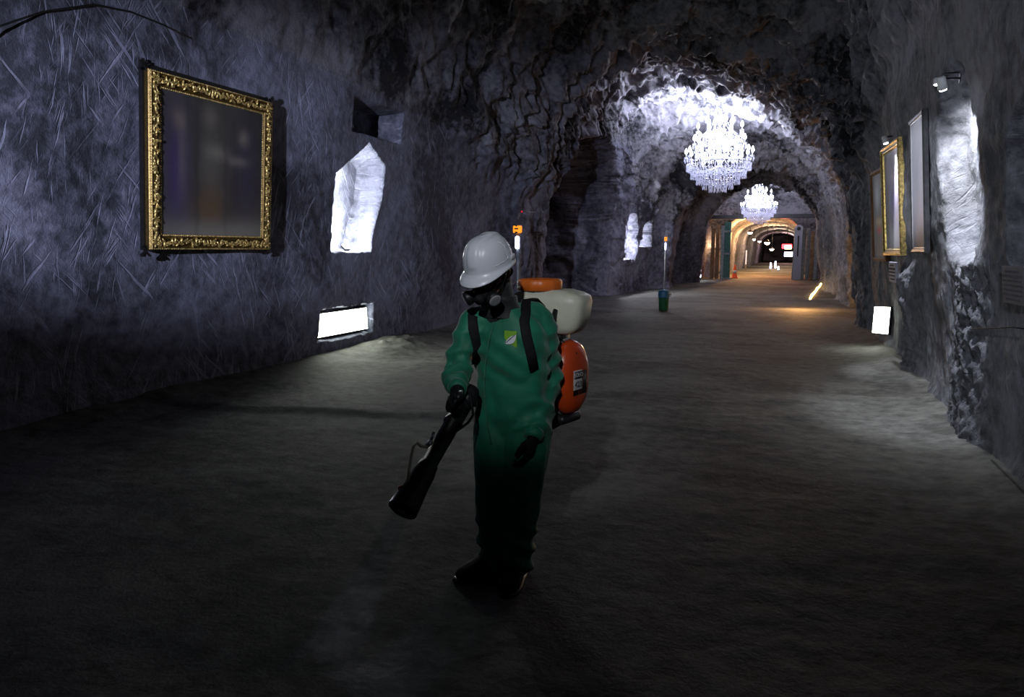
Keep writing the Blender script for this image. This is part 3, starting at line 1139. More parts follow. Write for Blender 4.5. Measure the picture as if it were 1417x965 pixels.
# light strip at the foot of the right wall
pts = [at_z(u, v, .03) for u, v in ((1121, 414), (1124, 408), (1129, 403), (1131, 399), (1134, 397), (1137, 391))]
mb = MB().tube(pts, [.035, .05, .04, .05, .035, .05], 7)
tag(mb.build('light_strip', M['strip'], None, True), 'glowing orange strip of light along the foot of the right wall', 'lamp')
pm = at_z(1122, 410, .35)
point('strip_glow', (pm.x - .25, pm.y - .5, .6), 120, (1., .5, .16), .05)

# ------------------------------------------------------------------ far end: timber gates, warm gallery
def post_row(name, label, xs, y, zt, mt, gap, tilt=0.):
    t = thing(name, label, 'gate', (xs[0], y, 0))
    return t


def gate(x0, x1, y, h, label, round_post_x, mts):
    t = thing('timber_gate', label, 'gate', ((x0 + x1) / 2, y, 0), 0, 'gates at the end of the gallery')
    cx = (x0 + x1) / 2
    r_ = random.Random(int(x1 * 10 + 50))
    n = max(3, int((x1 - x0) / .20))
    for k in range(n):
        x = x0 + (k + .5) * (x1 - x0) / n - cx
        hh = h * r_.uniform(.93, 1.)
        MB().box((x, r_.uniform(-.12, .12), hh / 2), ((x1 - x0) / n * .78, .10, hh), Matrix.Rotation(r_.uniform(-.012, .012), 3, 'Y'), .02).build('plank', mts[k % len(mts)], t)
    for z in (.35, h * .55, h * .88):
        MB().box((0, .17, z), (x1 - x0, .07, .12), None, .01).build('crossbar', M['iron'], t)
    if round_post_x is not None:
        x = round_post_x - cx
        hw = .20
        vs = [(x - hw, 0), (x - hw, h)] + [(x - hw * math.cos(PI * k / 8), h + hw * .9 * math.sin(PI * k / 8)) for k in range(1, 8)] + [(x + hw, h), (x + hw, 0)]
        n_ = len(vs)
        mb = MB()
        mb.add([(a, -.32, b_) for a, b_ in vs] + [(a, -.18, b_) for a, b_ in vs], [tuple(range(n_)), tuple(range(n_, 2 * n_))[::-1]] + [(i, i + n_, (i + 1) % n_ + n_, (i + 1) % n_) for i in range(n_)])
        pst = mb.build('post', M['plate_grey'], t)
        MB().rings([(Vector((x, -.335, h - .02)), (.10, 0, 0), (0, 0, .10)), (Vector((x, -.315, h - .02)), (.10, 0, 0), (0, 0, .10))], 14).build('eye', M['black'], pst)
        MB().box((x, -.33, h - .95), (.07, .02, 1.1)).build('slot', M['black'], pst)
    return t


def xat(u, y):
    return at_y(u, 345, y).x


Yg = 42.3
gate(xat(1097, Yg), xat(1133, Yg), Yg, 2.75, 'grey and brown plank gate with a tall round-topped post, right side of the far opening', xat(1104, Yg), [M['iron'], M['wood'], M['iron']])
gate(xat(983, Yg), xat(1003, Yg), Yg, 3.0, 'timber plank gate at the left side of the far opening, lit orange from behind', None, [M['wood'], M['wood'], M['iron']])
t = thing('iron_post', 'dark green iron box post between the left timber gate and the far opening', 'post', (xat(1006.5, 41.6), 41.6, 0))
MB().box((0, 0, 1.55), (.34, .30, 3.1), None, .02).build('shaft', M['green_iron'], t)
MB().box((0, 0, .04), (.50, .44, .08), None, .01).build('base_plate', M['iron'], t)
for zz_ in (2.6, 1.4):
    MB().box((.0, -.17, zz_), (.40, .04, .1)).build('strap', M['iron'], t)
# lintel beam
t = tag(MB().box((0, 0, 0), (xat(1135, Yg) - xat(983, Yg) + .2, .3, .22), None, .02).build('lintel_beam', M['dark_metal'], None), 'dark beam across the top of the far opening', 'beam')
t.location = ((xat(1135, Yg) + xat(983, Yg)) / 2, Yg + .5, 3.42)
# white floor light at the foot of the left gate
t = thing('floor_light', 'small white light standing at the left foot of the far opening', 'lamp', (xat(969, 39.5), 39.5, 0))
MB().box((0, 0, .34), (.16, .12, .36), None, .02).build('diffuser', M['whitebox'], t)
MB().box((0, 0, .08), (.22, .18, .16), None, .02).build('base', M['dark_metal'], t)
point('floor_light_glow', (xat(973, 39.3), 39.2, .45), 14, (.9, 1., .95), .05)
# green glass case lamp behind left gate
# cone
p = at_y(1018, 345, 43.2)
t = thing('traffic_cone', 'orange traffic cone by the left side of the far opening', 'traffic cone', (p.x, p.y, 0))
M['cone'] = emis('orange_cone_plastic', (.9, .12, .02), 0.0)
MB().lathe([(.16, .04), (.14, .06), (.09, .4), (.04, .72), (.03, .75), (0, .75)], n=16).build('cone_body', M['cone'], t, True)
MB().box((0, 0, .02), (.42, .42, .05), None, .01).build('base', M['cone'], t)
MB().lathe([(.112, .28), (.082, .46), (.08, .46)], n=16).build('reflective_band', M['white_pl'], t, True)

# hanging warm lamps in the far gallery
hl = [(1038, 322, 56, .16), (1043.5, 331.5, 62, .12), (1051, 334, 66, .14), (1061.5, 336, 60, .20), (1068, 345, 76, .20)]
names = ['first and highest warm lamp hanging at the far left of the orange gallery', 'tiny second warm lamp hanging in the far orange gallery', 'third warm lamp hanging in the far orange gallery',
         'widest white lamp hanging in the middle of the far orange gallery', 'deepest warm lamp hanging in the far gallery, nearest the red light']
for (u, v, y, r), nm in zip(hl, names):
    p = at_y(u, v, y)
    t = thing('hanging_lamp', nm, 'lamp', p, 0, 'lamps hanging in the far gallery')
    MB().ball((0, 0, 0), (r, r, r * .8), 12, 8).build('bulb', M['warm'], t, True)
    MB().lathe([(r * 1.15, .02), (r * .8, r * .75), (.04, r * 1.1), (.03, r * 1.3), (0, r * 1.3)], n=14).build('shade', M['dark_metal'], t, True)
    MB().tube([(0, 0, r * 1.2), (0, 0, 3.85 - p.z)], .015, 6).build('cord', M['black'], t)
p = at_y(1089, 341, 60)
t = thing('red_sign_lamp', 'glowing red lamp high on the right of the far gallery', 'lamp', p)
MB().box((0, 0, 0), (.72, .12, .34), None, .05).build('diffuser', M['redlamp'], t)
MB().box((.08, -.09, -.08), (.5, .08, .26), None, .05).build('bright_core', M['warm'], t)
MB().tube([(0, .02, .15), (0, .02, 3.9 - p.z)], .02, 6).build('bracket', M['black'], t)
p = at_y(1091, 352, 58)
t = thing('lit_sign', 'glowing white sign just under the red lamp in the far gallery', 'sign', p)
MB().box((0, 0, 0), (.58, .10, .36), None, .04).build('diffuser', M['whitebox'], t)
MB().tube([(-.26, .02, .15), (-.26, .02, .6)], .015, 6).build('bracket', M['black'], t)
for k, (u, v0, v1, y, nm) in enumerate(((1066.5, 364, 374, 64, 'leftmost'), (1073, 362, 373, 66, 'middle'), (1077, 369, 375, 60, 'lowest'))):
    p = at_y(u, (v0 + v1) / 2, y)
    hh = (v1 - v0) / 1000 * y
    t = thing('bollard_light', nm + ' of the three small white lights near the floor of the far gallery', 'lamp', (p.x, p.y, 0), 0, 'small white lights far down the gallery')
    MB().lathe([(0, p.z - hh / 2), (.06, p.z - hh / 2), (.08, p.z), (.05, p.z + hh / 2), (0, p.z + hh / 2 + .02)], n=12).build('diffuser', M['whitebox'], t, True)
    MB().lathe([(0, 0), (.14, 0), (.06, .06), (.05, p.z - hh / 2), (0, p.z - hh / 2)], n=12).build('pole', M['iron'], t, True)
for (x, y, z, pw, col) in ((-2.9, 47.5, 2.4, 800, (1., .50, .17)), (-2.6, 54, 2.4, 800, (1., .52, .2)), (-1.6, 63, 2.8, 800, (1., .6, .3)), (-1.0, 75, 2.8, 500, (1., .7, .45)), (-.5, 90, 2.5, 500, (1., .6, .5))):
    point('far_warm_light', (x, y, z), pw, col, .15)
point('far_red_light', (-.6, 46.5, 2.7), 200, (1., .05, .05), .1)
point('gate_warm_light', (xat(990, 43.6), 43.5, 1.9), 90, (1., .55, .22), .1)
t = thing('vertical_light', 'slim white upright light on the left wall of the far orange gallery', 'lamp', (xat(1033, 60), 60, 0))
MB().box((0, 0, 1.0), (.10, .10, 1.1), None, .04).build('diffuser', emis('soft_white_tube', (.8, .75, .8), .7), t)
MB().box((0, .02, .23), (.12, .1, .46)).build('base', M['iron'], t)

# ------------------------------------------------------------------ the worker
FOOT = at_z(705, 800)
PM = Matrix.Translation((FOOT.x, FOOT.y, 0)) @ Matrix.Rotation(PA, 4, 'Z')
PMI = PM.inverted()
cam_l = PMI @ O


def pp(u, v, Y):
    d = (PMI.to_3x3() @ ray(u, v))
    return cam_l + d * ((Y - cam_l.y) / d.y)


person = thing('person', 'person in a green coverall, white hard hat and black respirator, head bowed, spraying the floor', 'person')
person.matrix_world = PM
V = Vector
fw = V((-.46, -.888, 0)).normalized()      # the way the chest faces
sd = V((.888, -.46, 0))                    # towards the worker's left side


def limb(mb, pts, rad, n=16, sub=4):
    """smooth tapering limb through joints (Catmull-Rom)"""
    P = [V(p) for p in pts]
    P = [P[0] * 2 - P[1]] + P + [P[-1] * 2 - P[-2]]
    Rr = [rad[0]] + list(rad) + [rad[-1]]
    op, orr = [], []
    for i in range(1, len(P) - 2):
        for k in range(sub):
            t_ = k / sub
            a, b_, c, d = P[i - 1], P[i], P[i + 1], P[i + 2]
            op.append(.5 * ((2 * b_) + (c - a) * t_ + (2 * a - 5 * b_ + 4 * c - d) * t_ ** 2 + (-a + 3 * b_ - 3 * c + d) * t_ ** 3))
            orr.append(Rr[i] + (Rr[i + 1] - Rr[i]) * t_)
    op.append(P[-2])
    orr.append(Rr[-2])
    mb.tube(op, orr, n)
    mb.ball(op[0], orr[0] * .98, 12, 8)
    mb.ball(op[-1], orr[-1] * .98, 12, 8)


# joints
hipC = V((.015, .03, .86))
J = dict(
    shR=pp(657, 447, -.02), elR=pp(634, 512, -.06), wrR=pp(618, 558, -.22),
    shL=pp(744, 445, .0), elL=pp(756, 532, .06), wrL=pp(738, 604, -.13),
    hpR=V((-.065, .06, .84)), knR=pp(684, 672, .0), anR=pp(684, 768, .06),
    hpL=V((.105, -.01, .84)), knL=pp(722, 680, -.05), anL=pp(716, 775, .0))
neck0 = V((-.035, -.03, 1.33))
headC = pp(679, 377, -.14)
hf = V((-.47, -.76, -.44)).normalized()
hu = (V((0, 0, 1)) - hf * hf.z).normalized()
hr = hf.cross(hu)                           # the worker's right
HM = Matrix(((hr.x, hf.x, hu.x, headC.x), (hr.y, hf.y, hu.y, headC.y), (hr.z, hf.z, hu.z, headC.z), (0, 0, 0, 1)))


def torso(mb, k, sink=0.):
    rs = [(.76, .15, .11, V((.02, .03))), (.84, .190, .135, V((.02, .03))), (.94, .185, .132, V((.018, .02))), (1.02, .182, .128, V((.012, .01))), (1.10, .19, .132, V((.005, -.003))),
          (1.19, .198, .135, V((-.002, -.012))), (1.26, .195, .125, V((-.008, -.018))), (1.315, .165, .105, V((-.018, -.025))), (1.35, .115, .09, V((-.03, -.035))), (1.385, .078, .076, V((-.045, -.05)))]
    out = []
    for z, a, b_, c in rs:
        cc = V((c.x, c.y, z))
        out.append((cc, sd * a * k, fw * b_ * k))
    mb.rings(out, 28, True, .88)


def foot(mb, ankle, d, k=1.):
    d = V((d[0], d[1], 0)).normalized()
    s = V((-d.y, d.x, 0))
    a = V((ankle.x, ankle.y, 0))
    L_ = .27
    rs = []
    for u_, w_, h_ in ((-.075, .026, .05), (-.06, .036, .085), (-.01, .043, .11), (.05, .044, .095), (.11, .050, .07), (.16, .052, .055), (.19, .044, .045), (.21, .028, .03)):
        rs.append((a + d * u_ * 1.0 + V((0, 0, h_ * k / 2 + .012)), s * w_ * k, V((0, 0, h_ * k / 2 + .002))))
    mb.rings(rs, 18, True, .8)


def hand(mb, W, A, K, N, curls, k=1., thumb=(.35, .3, .8)):
    """wrist W, finger direction A, towards the index finger K, palm side N; four fingers and a thumb"""
    A, K, N = A.normalized(), K.normalized(), N.normalized()
    mb.rings([(W - A * .02, K * .026 * k, N * .020 * k), (W + A * .015, K * .030 * k, N * .019 * k), (W + A * .05, K * .040 * k, N * .018 * k), (W + A * .085, K * .040 * k, N * .016 * k), (W + A * .096, K * .036 * k, N * .011 * k)], 16, True, .85)
    lens = [(.042, .026, .021), (.046, .030, .022), (.043, .028, .021), (.034, .021, .018)]
    offs = (.029, .010, -.010, -.028)
    for f in range(4):
        p_ = W + A * (.084 - .004 * abs(f - 1)) + K * offs[f]
        pts = [p_ - A * .02, p_]
        ang = 0
        for q in range(3):
            ang += curls[q] + .05 * f
            p_ = p_ + (A * math.cos(ang) + N * math.sin(ang)) * lens[f][q]
            pts.append(p_)
        r0 = .0098 * k if f < 3 else .0086 * k
        mb.tube(pts, [r0 * 1.05, r0 * 1.08, r0, r0 * .92, r0 * .8], 10)
        mb.ball(pts[-1], r0 * .82, 8, 6)
    p_ = W + A * .022 + K * .026
    d1 = (A * thumb[0] + K * thumb[1] + N * thumb[2]).normalized()
    d2 = (A * (thumb[0] + .35) - K * .15 + N * thumb[2]).normalized()
    pts = [p_, p_ + d1 * .042, p_ + d1 * .042 + d2 * .032, p_ + d1 * .042 + d2 * .056]
    mb.tube(pts, [.0135 * k, .0125 * k, .011 * k, .0088 * k], 10)
    mb.ball(pts[-1], .009 * k, 8, 6)


# spray tube geometry (the right hand closes on its grip)
T0, T1 = pp(646, 552, -.16), pp(557, 706, -.62)
TA = (T1 - T0).normalized()
TP = (V((0, 0, 1)) - TA * TA.z).normalized()          # square to the tube, upwards
TP = (TP * .9 + TA.cross(TP) * -.45).normalized()
if TP.x > 0:
    pass
GR0 = T0 + TA * .13 + TP * .035                        # foot of the grip
GR1 = GR0 + TP * .125                                  # top of the grip
gmid = (GR0 + GR1) / 2
HN = TA.cross(TP).normalized()
if HN.x < 0:
    HN = -HN
# palm lies on the outer (camera-left) side of the grip, fingers close round it
HW = gmid - TA * .075 - HN * .034
foreA = (HW - J['elR']).normalized()
J['wrR'] = HW - foreA * .02
HA = TA
LW = J['wrL']
LA = (V((-.22, -.25, -.94))).normalized()
LK = V((-.35, -.9, .2)).normalized()
LK = (LK - LA * LK.dot(LA)).normalized()
LN = LA.cross(LK)
if LN.dot(V((-.8, .3, 0))) < 0:
    LN = -LN


def body_mesh(k=1.):
    mb = MB()
    torso(mb, .80)
    limb(mb, [neck0 + V((0, .01, -.05)), (neck0 + headC) / 2 + V((.01, .01, -.03)), headC - hu * .05 - hf * .02], [.062, .056, .055])
    # head: skull, jaw, nose, lips, brows, ears
    def h(x, y, z):
        return HM @ V((x, y, z))
    rs = []
    for z, a, b_, y0 in ((-.118, .022, .022, .058), (-.108, .040, .045, .035), (-.09, .053, .065, .018), (-.06, .063, .080, .008), (-.03, .069, .088, .0), (0, .073, .093, -.004), (.035, .076, .097, -.008), (.07, .073, .094, -.010), (.095, .062, .080, -.012), (.112, .042, .056, -.012), (.120, .016, .022, -.012)):
        rs.append((h(0, y0, z), HM.to_3x3() @ V((a, 0, 0)), HM.to_3x3() @ V((0, b_, 0))))
    mb.rings(rs, 24)
    mb.tube([h(0, .088, .012), h(0, .102, -.015), h(0, .110, -.032), h(0, .098, -.040)], [.008, .010, .014, .010], 10)
    mb.tube([h(-.022, .088, -.063), h(0, .097, -.060), h(.022, .088, -.063)], [.005, .008, .005], 8)
    mb.tube([h(-.018, .088, -.071), h(0, .095, -.071), h(.018, .088, -.071)], [.005, .008, .005], 8)
    for sx in (-1, 1):
        mb.tube([h(sx * .045, .078, .026), h(sx * .025, .090, .030), h(sx * .012, .090, .022)], [.006, .008, .006], 8)
        mb.ball(h(sx * .030, .076, .004), .013, 10, 8)
        mb.tube([h(sx * .073, -.012, .02), h(sx * .082, -.022, .018), h(sx * .084, -.022, -.01), h(sx * .076, -.008, -.03)], [.008, .010, .009, .007], 8)
    limb(mb, [J['shR'] * .85 + neck0 * .15, J['elR'], J['wrR'] - foreA * .01, HW], [.052, .043, .031, .027])
    limb(mb, [J['shL'] * .85 + neck0 * .15, J['elL'], J['wrL']], [.052, .043, .028])
    hand(mb, HW, HA, TP, HN, (.75, 1.35, 1.0), .85)
    hand(mb, LW, LA, LK, LN, (.35, .45, .35), .85, (.6, .4, .5))
    for s in ('R', 'L'):
        limb(mb, [J['hp' + s], J['kn' + s], J['an' + s]], [.080, .055, .037])
    foot(mb, J['anR'], (-.80, -.5), .82)
    foot(mb, J['anL'], (-.25, -.9), .82)
    return bake_remesh(mb, .0055 * 1.0, 2)


bme = body_mesh()
link_mesh('body', bme, M['skin'], person)

# coverall
mb = MB()
torso(mb, 1.0)
limb(mb, [neck0 * .45 + J['shR'] * .55 + V((0, 0, .0)), J['shR'], (J['shR'] + J['elR']) / 2 + V((-.012, 0, 0)), J['elR'], (J['elR'] + J['wrR']) / 2 + V((-.012, 0, 0)), J['wrR'] - foreA * .035], [.070, .076, .070, .066, .062, .044], 18)
limb(mb, [neck0 * .45 + J['shL'] * .55, J['shL'], (J['shL'] + J['elL']) / 2 + V((.01, 0, 0)), J['elL'], (J['elL'] + J['wrL']) / 2, J['wrL'] - (J['wrL'] - J['elL']).normalized() * .02], [.074, .084, .080, .074, .068, .050], 18)
limb(mb, [J['hpR'], (J['hpR'] + J['knR']) / 2, J['knR'], (J['knR'] + J['anR']) / 2, J['anR'] + V((0, 0, -.02))], [.112, .106, .095, .088, .080], 20)
limb(mb, [J['hpL'], (J['hpL'] + J['knL']) / 2, J['knL'], (J['knL'] + J['anL']) / 2, J['anL'] + V((0, 0, -.02))], [.120, .112, .098, .088, .080], 20)
cme = bake_remesh(mb, .009, 7)
Pv, Nv = vget(cme), nget(cme)


def seg_t(P, a, b_):
    a, b_ = np.array(a), np.array(b_)
    d = b_ - a
    t_ = np.clip(((P - a) @ d) / (d @ d), 0, 1)
    return t_, np.linalg.norm(P - (a + t_[:, None] * d), axis=1)


wr = np.stack([fbm(Pv * 2.2, 2), fbm(Pv * 2.2 + 20, 2), fbm(Pv * 2.2 + 40, 2)], 1)
disp = .010 * fbm(Pv * np.array([5, 5, 3.2]) + wr, 2)
# hanging folds on the trouser legs and body, cross folds on the sleeves and above the hems
disp = disp + .009 * (np.abs(perlin(Pv * np.array([11, 11, 3.0]) + wr * 1.5 + 3)) - .25)
cross = np.zeros(len(Pv))
for a, b_, amp in (('shR', 'elR', .6), ('elR', 'wrR', 1.3), ('shL', 'elL', .7), ('elL', 'wrL', 1.2)):
    t_, dd = seg_t(Pv, J[a], J[b_])
    near = sst(.13 - dd, 0, .05)
    L_ = (J[b_] - J[a]).length
    cross += near * amp * .009 * (1 - 2 * np.abs(np.sin((t_ * L_ * 34 + 1.6 * wr[:, 0] + Pv[:, 0] * 9) * 1.0)))
hem = sst(.40 - Pv[:, 2], 0, .2)
cross += hem * .012 * (1 - 2 * np.abs(np.sin(Pv[:, 2] * 30 + Pv[:, 0] * 13 + wr[:, 1] * 2)))
lift = sst(Pv[:, 2], .98, 1.08) * sst(.2 - np.abs(Pv[:, 2] - 1.1), 0, .1)
disp = disp + cross + lift * .004 * np.sin(Pv[:, 2] * 60 + Pv[:, 0] * 40)
Pv = Pv + Nv * disp[:, None]
vset(cme, Pv)
cov = link_mesh('coverall', cme, M['green'], person)

dgm = [tuple(v) for v in Pv]
bvh = BVHTree.FromPolygons([V(v) for v in dgm], [tuple(p_.vertices) for p_ in cme.polygons])


def onto(u, v):
    """point and normal where the pixel's ray meets the coverall (person's frame)"""
    d = (PMI.to_3x3() @ ray(u, v)).normalized()
    h_ = bvh.ray_cast(cam_l, d)
    return h_[0], h_[1]


# cuffs (elastic ends) and hems
def cuff(W, A, r, nm):
    x, y, d = frame_of(A)
    MB().rings([(W - d * .022, x * r * 1.02, y * r * 1.02), (W - d * .008, x * r * 1.1, y * r * 1.1), (W + d * .01, x * r * 1.04, y * r * 1.04), (W + d * .02, x * r * .94, y * r * .94)], 20).build(nm, M['green'], cov, True)


cuff(J['wrR'] - foreA * .012, foreA, .042, 'cuff')
cuff(J['wrL'] - (J['wrL'] - J['elL']).normalized() * .008, (J['wrL'] - J['elL']), .044, 'cuff')

# zip fly down the front
pts = []
for (u, v) in ((684, 446), (678, 470), (673, 500), (671, 530), (672, 560), (675, 590), (680, 615)):
    h_, n_ = onto(u, v)
    if h_ is not None:
        pts.append(h_ + n_ * .003)
o = MB().tube(pts, [(.010, .003)] * len(pts), 8).build('zip_flap', M['green'], cov, True)

# stand-up collar, dark inside
cr = []
for z, a, b_, c in ((1.325, .125, .105, V((-.028, -.032))), (1.36, .098, .092, V((-.038, -.045))), (1.40, .090, .088, V((-.05, -.06))), (1.425, .092, .090, V((-.055, -.068))), (1.425, .084, .082, V((-.055, -.068))), (1.38, .080, .078, V((-.045, -.055)))):
    cr.append((V((c.x, c.y, z)), sd * a, fw * b_))
MB().rings(cr, 28, False).build('collar', M['collar'], cov, True)

# badge: green square with a white leaf
hp, hn = onto(707, 469)
x, y = hn.cross(V((0, 0, 1))).normalized() * -1, None
y = x.cross(hn).normalized()
if y.z < 0:
    y = -y
if x.x < 0:
    x = -x
M['badge'] = noisy(mat('lime_green_badge', (.17, .36, .03), .5), 60, .1, .1, .001)
M['leaf'] = noisy(mat('silver_white_leaf', (.62, .62, .66), .4), 60, .1, .1, .001)
c0 = hp + hn * .006
n_ = 8
vs, fs = [], []
for i in range(n_ + 1):
    for j in range(n_ + 1):
        a, b_ = (i / n_ - .5) * .062, (j / n_ - .5) * .074
        vs.append(c0 + x * a + y * b_ - hn * (a * a + b_ * b_) * 1.2)
for i in range(n_):
    for j in range(n_):
        k_ = i * (n_ + 1) + j
        fs.append((k_, k_ + n_ + 1, k_ + n_ + 2, k_ + 1))
bdg = MB().add(vs, fs).build('chest_badge', M['badge'], cov)
s_ = bdg.modifiers.new('thickness', 'SOLIDIFY')
s_.thickness = .003
bdg['label'] = 'square lime green badge with a white leaf'
lf = MB()
ax = (x * .80 + y * .60).normalized()
ay = ax.cross(hn)
up_, lo_ = [], []
for i in range(13):
    s = i / 12
    w_ = .0155 * math.sin(PI * s) ** .8
    q = c0 - x * .026 - y * .022 + ax * (.072 * s) + ay * (.006 * math.sin(PI * s))
    up_.append(q + ay * w_ + hn * .004)
    lo_.append(q - ay * w_ + hn * .004)
vs = up_ + lo_ + [v_ - hn * .003 for v_ in up_] + [v_ - hn * .003 for v_ in lo_]
fs = []
for i in range(12):
    fs += [(i, i + 1, 14 + i, 13 + i), (26 + i, 39 + i, 40 + i, 27 + i), (i, 26 + i, 27 + i, i + 1), (13 + i, 14 + i, 40 + i, 39 + i)]
lf.add(vs, fs)
lfo = lf.build('badge_leaf', M['leaf'], cov)
MB().tube([c0 - x * .022 - y * .018 + hn * .006, c0 + x * .004 + y * .003 + hn * .0065, c0 + x * .026 + y * .022 + hn * .006], [.0012, .0016, .001], 6).build('badge_vein', M['dark_metal'], cov)

# black hood over the head and neck, open at the face
mb = MB()
rs = []
for z_, a, b_, y0 in ((-.085, .064, .066, -.012), (-.06, .072, .072, -.018), (-.03, .077, .080, -.020), (0, .083, .088, -.017), (.035, .084, .092, -.018), (.07, .078, .088, -.018), (.095, .068, .078, -.016), (.118, .046, .060, -.014), (.128, .015, .02, -.012)):
    rs.append((HM @ V((0, y0, z_)), HM.to_3x3() @ V((a, 0, 0)), HM.to_3x3() @ V((0, b_, 0))))
mb.rings(rs, 24)
limb(mb, [neck0 + V((0, .01, -.06)), (neck0 + headC) / 2 + V((.01, .01, -.03)), headC - hu * .04 - hf * .025], [.084, .076, .068])
link_mesh('hood', bake_remesh(mb, .006, 4), M['collar'], person)

# gloves
mb = MB()
hand(mb, HW, HA, TP, HN, (.75, 1.35, 1.0), 1.12)
limb(mb, [HW - foreA * .05, HW - foreA * .02, HW + HA * .01], [.034, .033, .030], 14)
link_mesh('glove', bake_remesh(mb, .0035, 1), M['rubber'], person)
mb = MB()
hand(mb, LW, LA, LK, LN, (.35, .45, .35), 1.12, (.6, .4, .5))
limb(mb, [LW - LA * .018, LW - LA * .005, LW + LA * .01], [.030, .031, .030], 14)
link_mesh('glove', bake_remesh(mb, .0035, 1), M['rubber'], person)

# boots
for s, d in (('R', (-.80, -.5)), ('L', (-.25, -.9))):
    mb = MB()
    foot(mb, J['an' + s], d, 1.1)
    a = J['an' + s]
    mb.tube([V((a.x, a.y, .05)), V((a.x, a.y, .12)), V((a.x, a.y, .22))], [.05, .052, .056], 18)
    bo = link_mesh('boot', bake_remesh(mb, .006, 3), M['rubber'], person)
    dd = V((d[0], d[1], 0)).normalized()
    ss = V((-dd.y, dd.x, 0))
    rs = []
    for u_, w_ in ((-.088, .028), (-.07, .044), (.02, .048), (.11, .058), (.17, .058), (.205, .045), (.228, .025)):
        rs.append((V((a.x, a.y, .010)) + dd * u_, ss * w_, V((0, 0, .010))))
    MB().rings(rs, 12, True, .5).build('sole', M['black'], bo, True)
    lc = MB()
    for k in range(4):
        q = V((a.x, a.y, .10 - k * .012)) + dd * (.045 + k * .026)
        lc.tube([q - ss * .030, q + V((0, 0, .012)), q + ss * .030], .004, 6)
    lc.build('lace', M['white_pl'] if s == 'R' else M['black'], bo, True)

# ---- hard hat
def hat_pt(u_, t_):
    """u around (0 = front), t from 0 rim to 1 crown; head frame"""
    a, b_ = .106, .132
    zz = .134 * math.sin(t_ * PI / 2) ** .92
    k = math.cos(t_ * PI / 2) ** .62
    x_, y_ = math.sin(u_) * a * k, math.cos(u_) * b_ * k
    return x_, y_, zz


hat = MB()
NU, NT = 72, 26
vs, fs = [], []
for j in range(NT + 1):
    for i in range(NU):
        u_ = 2 * PI * i / NU
        t_ = j / NT
        x_, y_, z_ = hat_pt(u_, t_)
        r_ = 1.0
        # central raised crest running front to back with side grooves
        if z_ > .035:
            e = abs(x_)
            r_ += .040 * sst(np.float64(.030 - e), 0, .008)
            r_ -= .016 * math.exp(-((e - .036) / .005) ** 2)
        # flattened side panel with a raised lip
        a_ = abs(abs(u_) - PI / 2 if u_ < PI else abs(u_ - 1.5 * PI))
        vs.append(V((x_ * r_, y_ * r_, z_ * r_ + .0)))
for j in range(NT):
    for i in range(NU):
        i2 = (i + 1) % NU
        fs.append((j * NU + i, j * NU + i2, (j + 1) * NU + i2, (j + 1) * NU + i))
# rim and peak: two more rings outwards and one back underneath
base = len(vs)
def rim(off, zoff):
    for i in range(NU):
        u_ = 2 * PI * i / NU
        c_ = math.cos(u_)
        pk = max(0, c_) ** 2.2
        x_, y_, _ = hat_pt(u_, 0)
        o_ = off * (.008 + .040 * pk)
        n2 = V((math.sin(u_), math.cos(u_), 0))
        vs.append(V((x_ * (1 - .0 * pk), y_, 0)) + n2 * o_ + V((0, 0, zoff - .022 * pk * off - .006 * off)))
rim(.5, -.001)
rim(1., -.004)
rim(1., -.009)
rim(.3, -.007)
for k, (r0, r1) in enumerate(((0, base), (base, base + NU), (base + NU, base + 2 * NU), (base + 2 * NU, base + 3 * NU))):
    for i in range(NU):
        i2 = (i + 1) % NU
        fs.append((r0 + i, r1 + i, r1 + i2, r0 + i2))
HH = HM @ Matrix.Translation((0, -.004, .038)) @ Matrix.Rotation(math.radians(4), 4, 'X')
hat.add([HH @ v_ for v_ in vs], fs)
hato = hat.build('hard_hat', M['helmet'], person, True)
sm = hato.modifiers.new('thickness', 'SOLIDIFY')
sm.thickness = .0025
sm.offset = -1
det = MB()
for sx in (-1, 1):
    pts = []
    for (u_, t_) in ((.95, .10), (1.30, .10), (1.62, .12), (1.72, .42), (1.55, .62)):
        x_, y_, z_ = hat_pt(u_ * sx, t_)
        pts.append(HH @ V((x_ * 1.008, y_ * 1.008, z_ + .001)))
    det.tube(pts, .0022, 6)
    x_, y_, z_ = hat_pt(sx * 1.95, .10)
    det.box(HH @ V((x_ * 1.02, y_ * 1.02, z_ - .004)), (.012, .035, .018), HH.to_3x3(), .004)
det.build('side_rib', M['helmet'], hato, True)
mb = MB()
for sx in (-1, 1):
    mb.tube([HH @ V((sx * .10, .02, .0)), HH @ V((sx * .088, .03, -.05)), HH @ V((sx * .06, .05, -.11)), HH @ V((0, .07, -.145))], [(.006, .002)] * 4, 6)
mb.build('chin_strap', M['black'], hato, True)

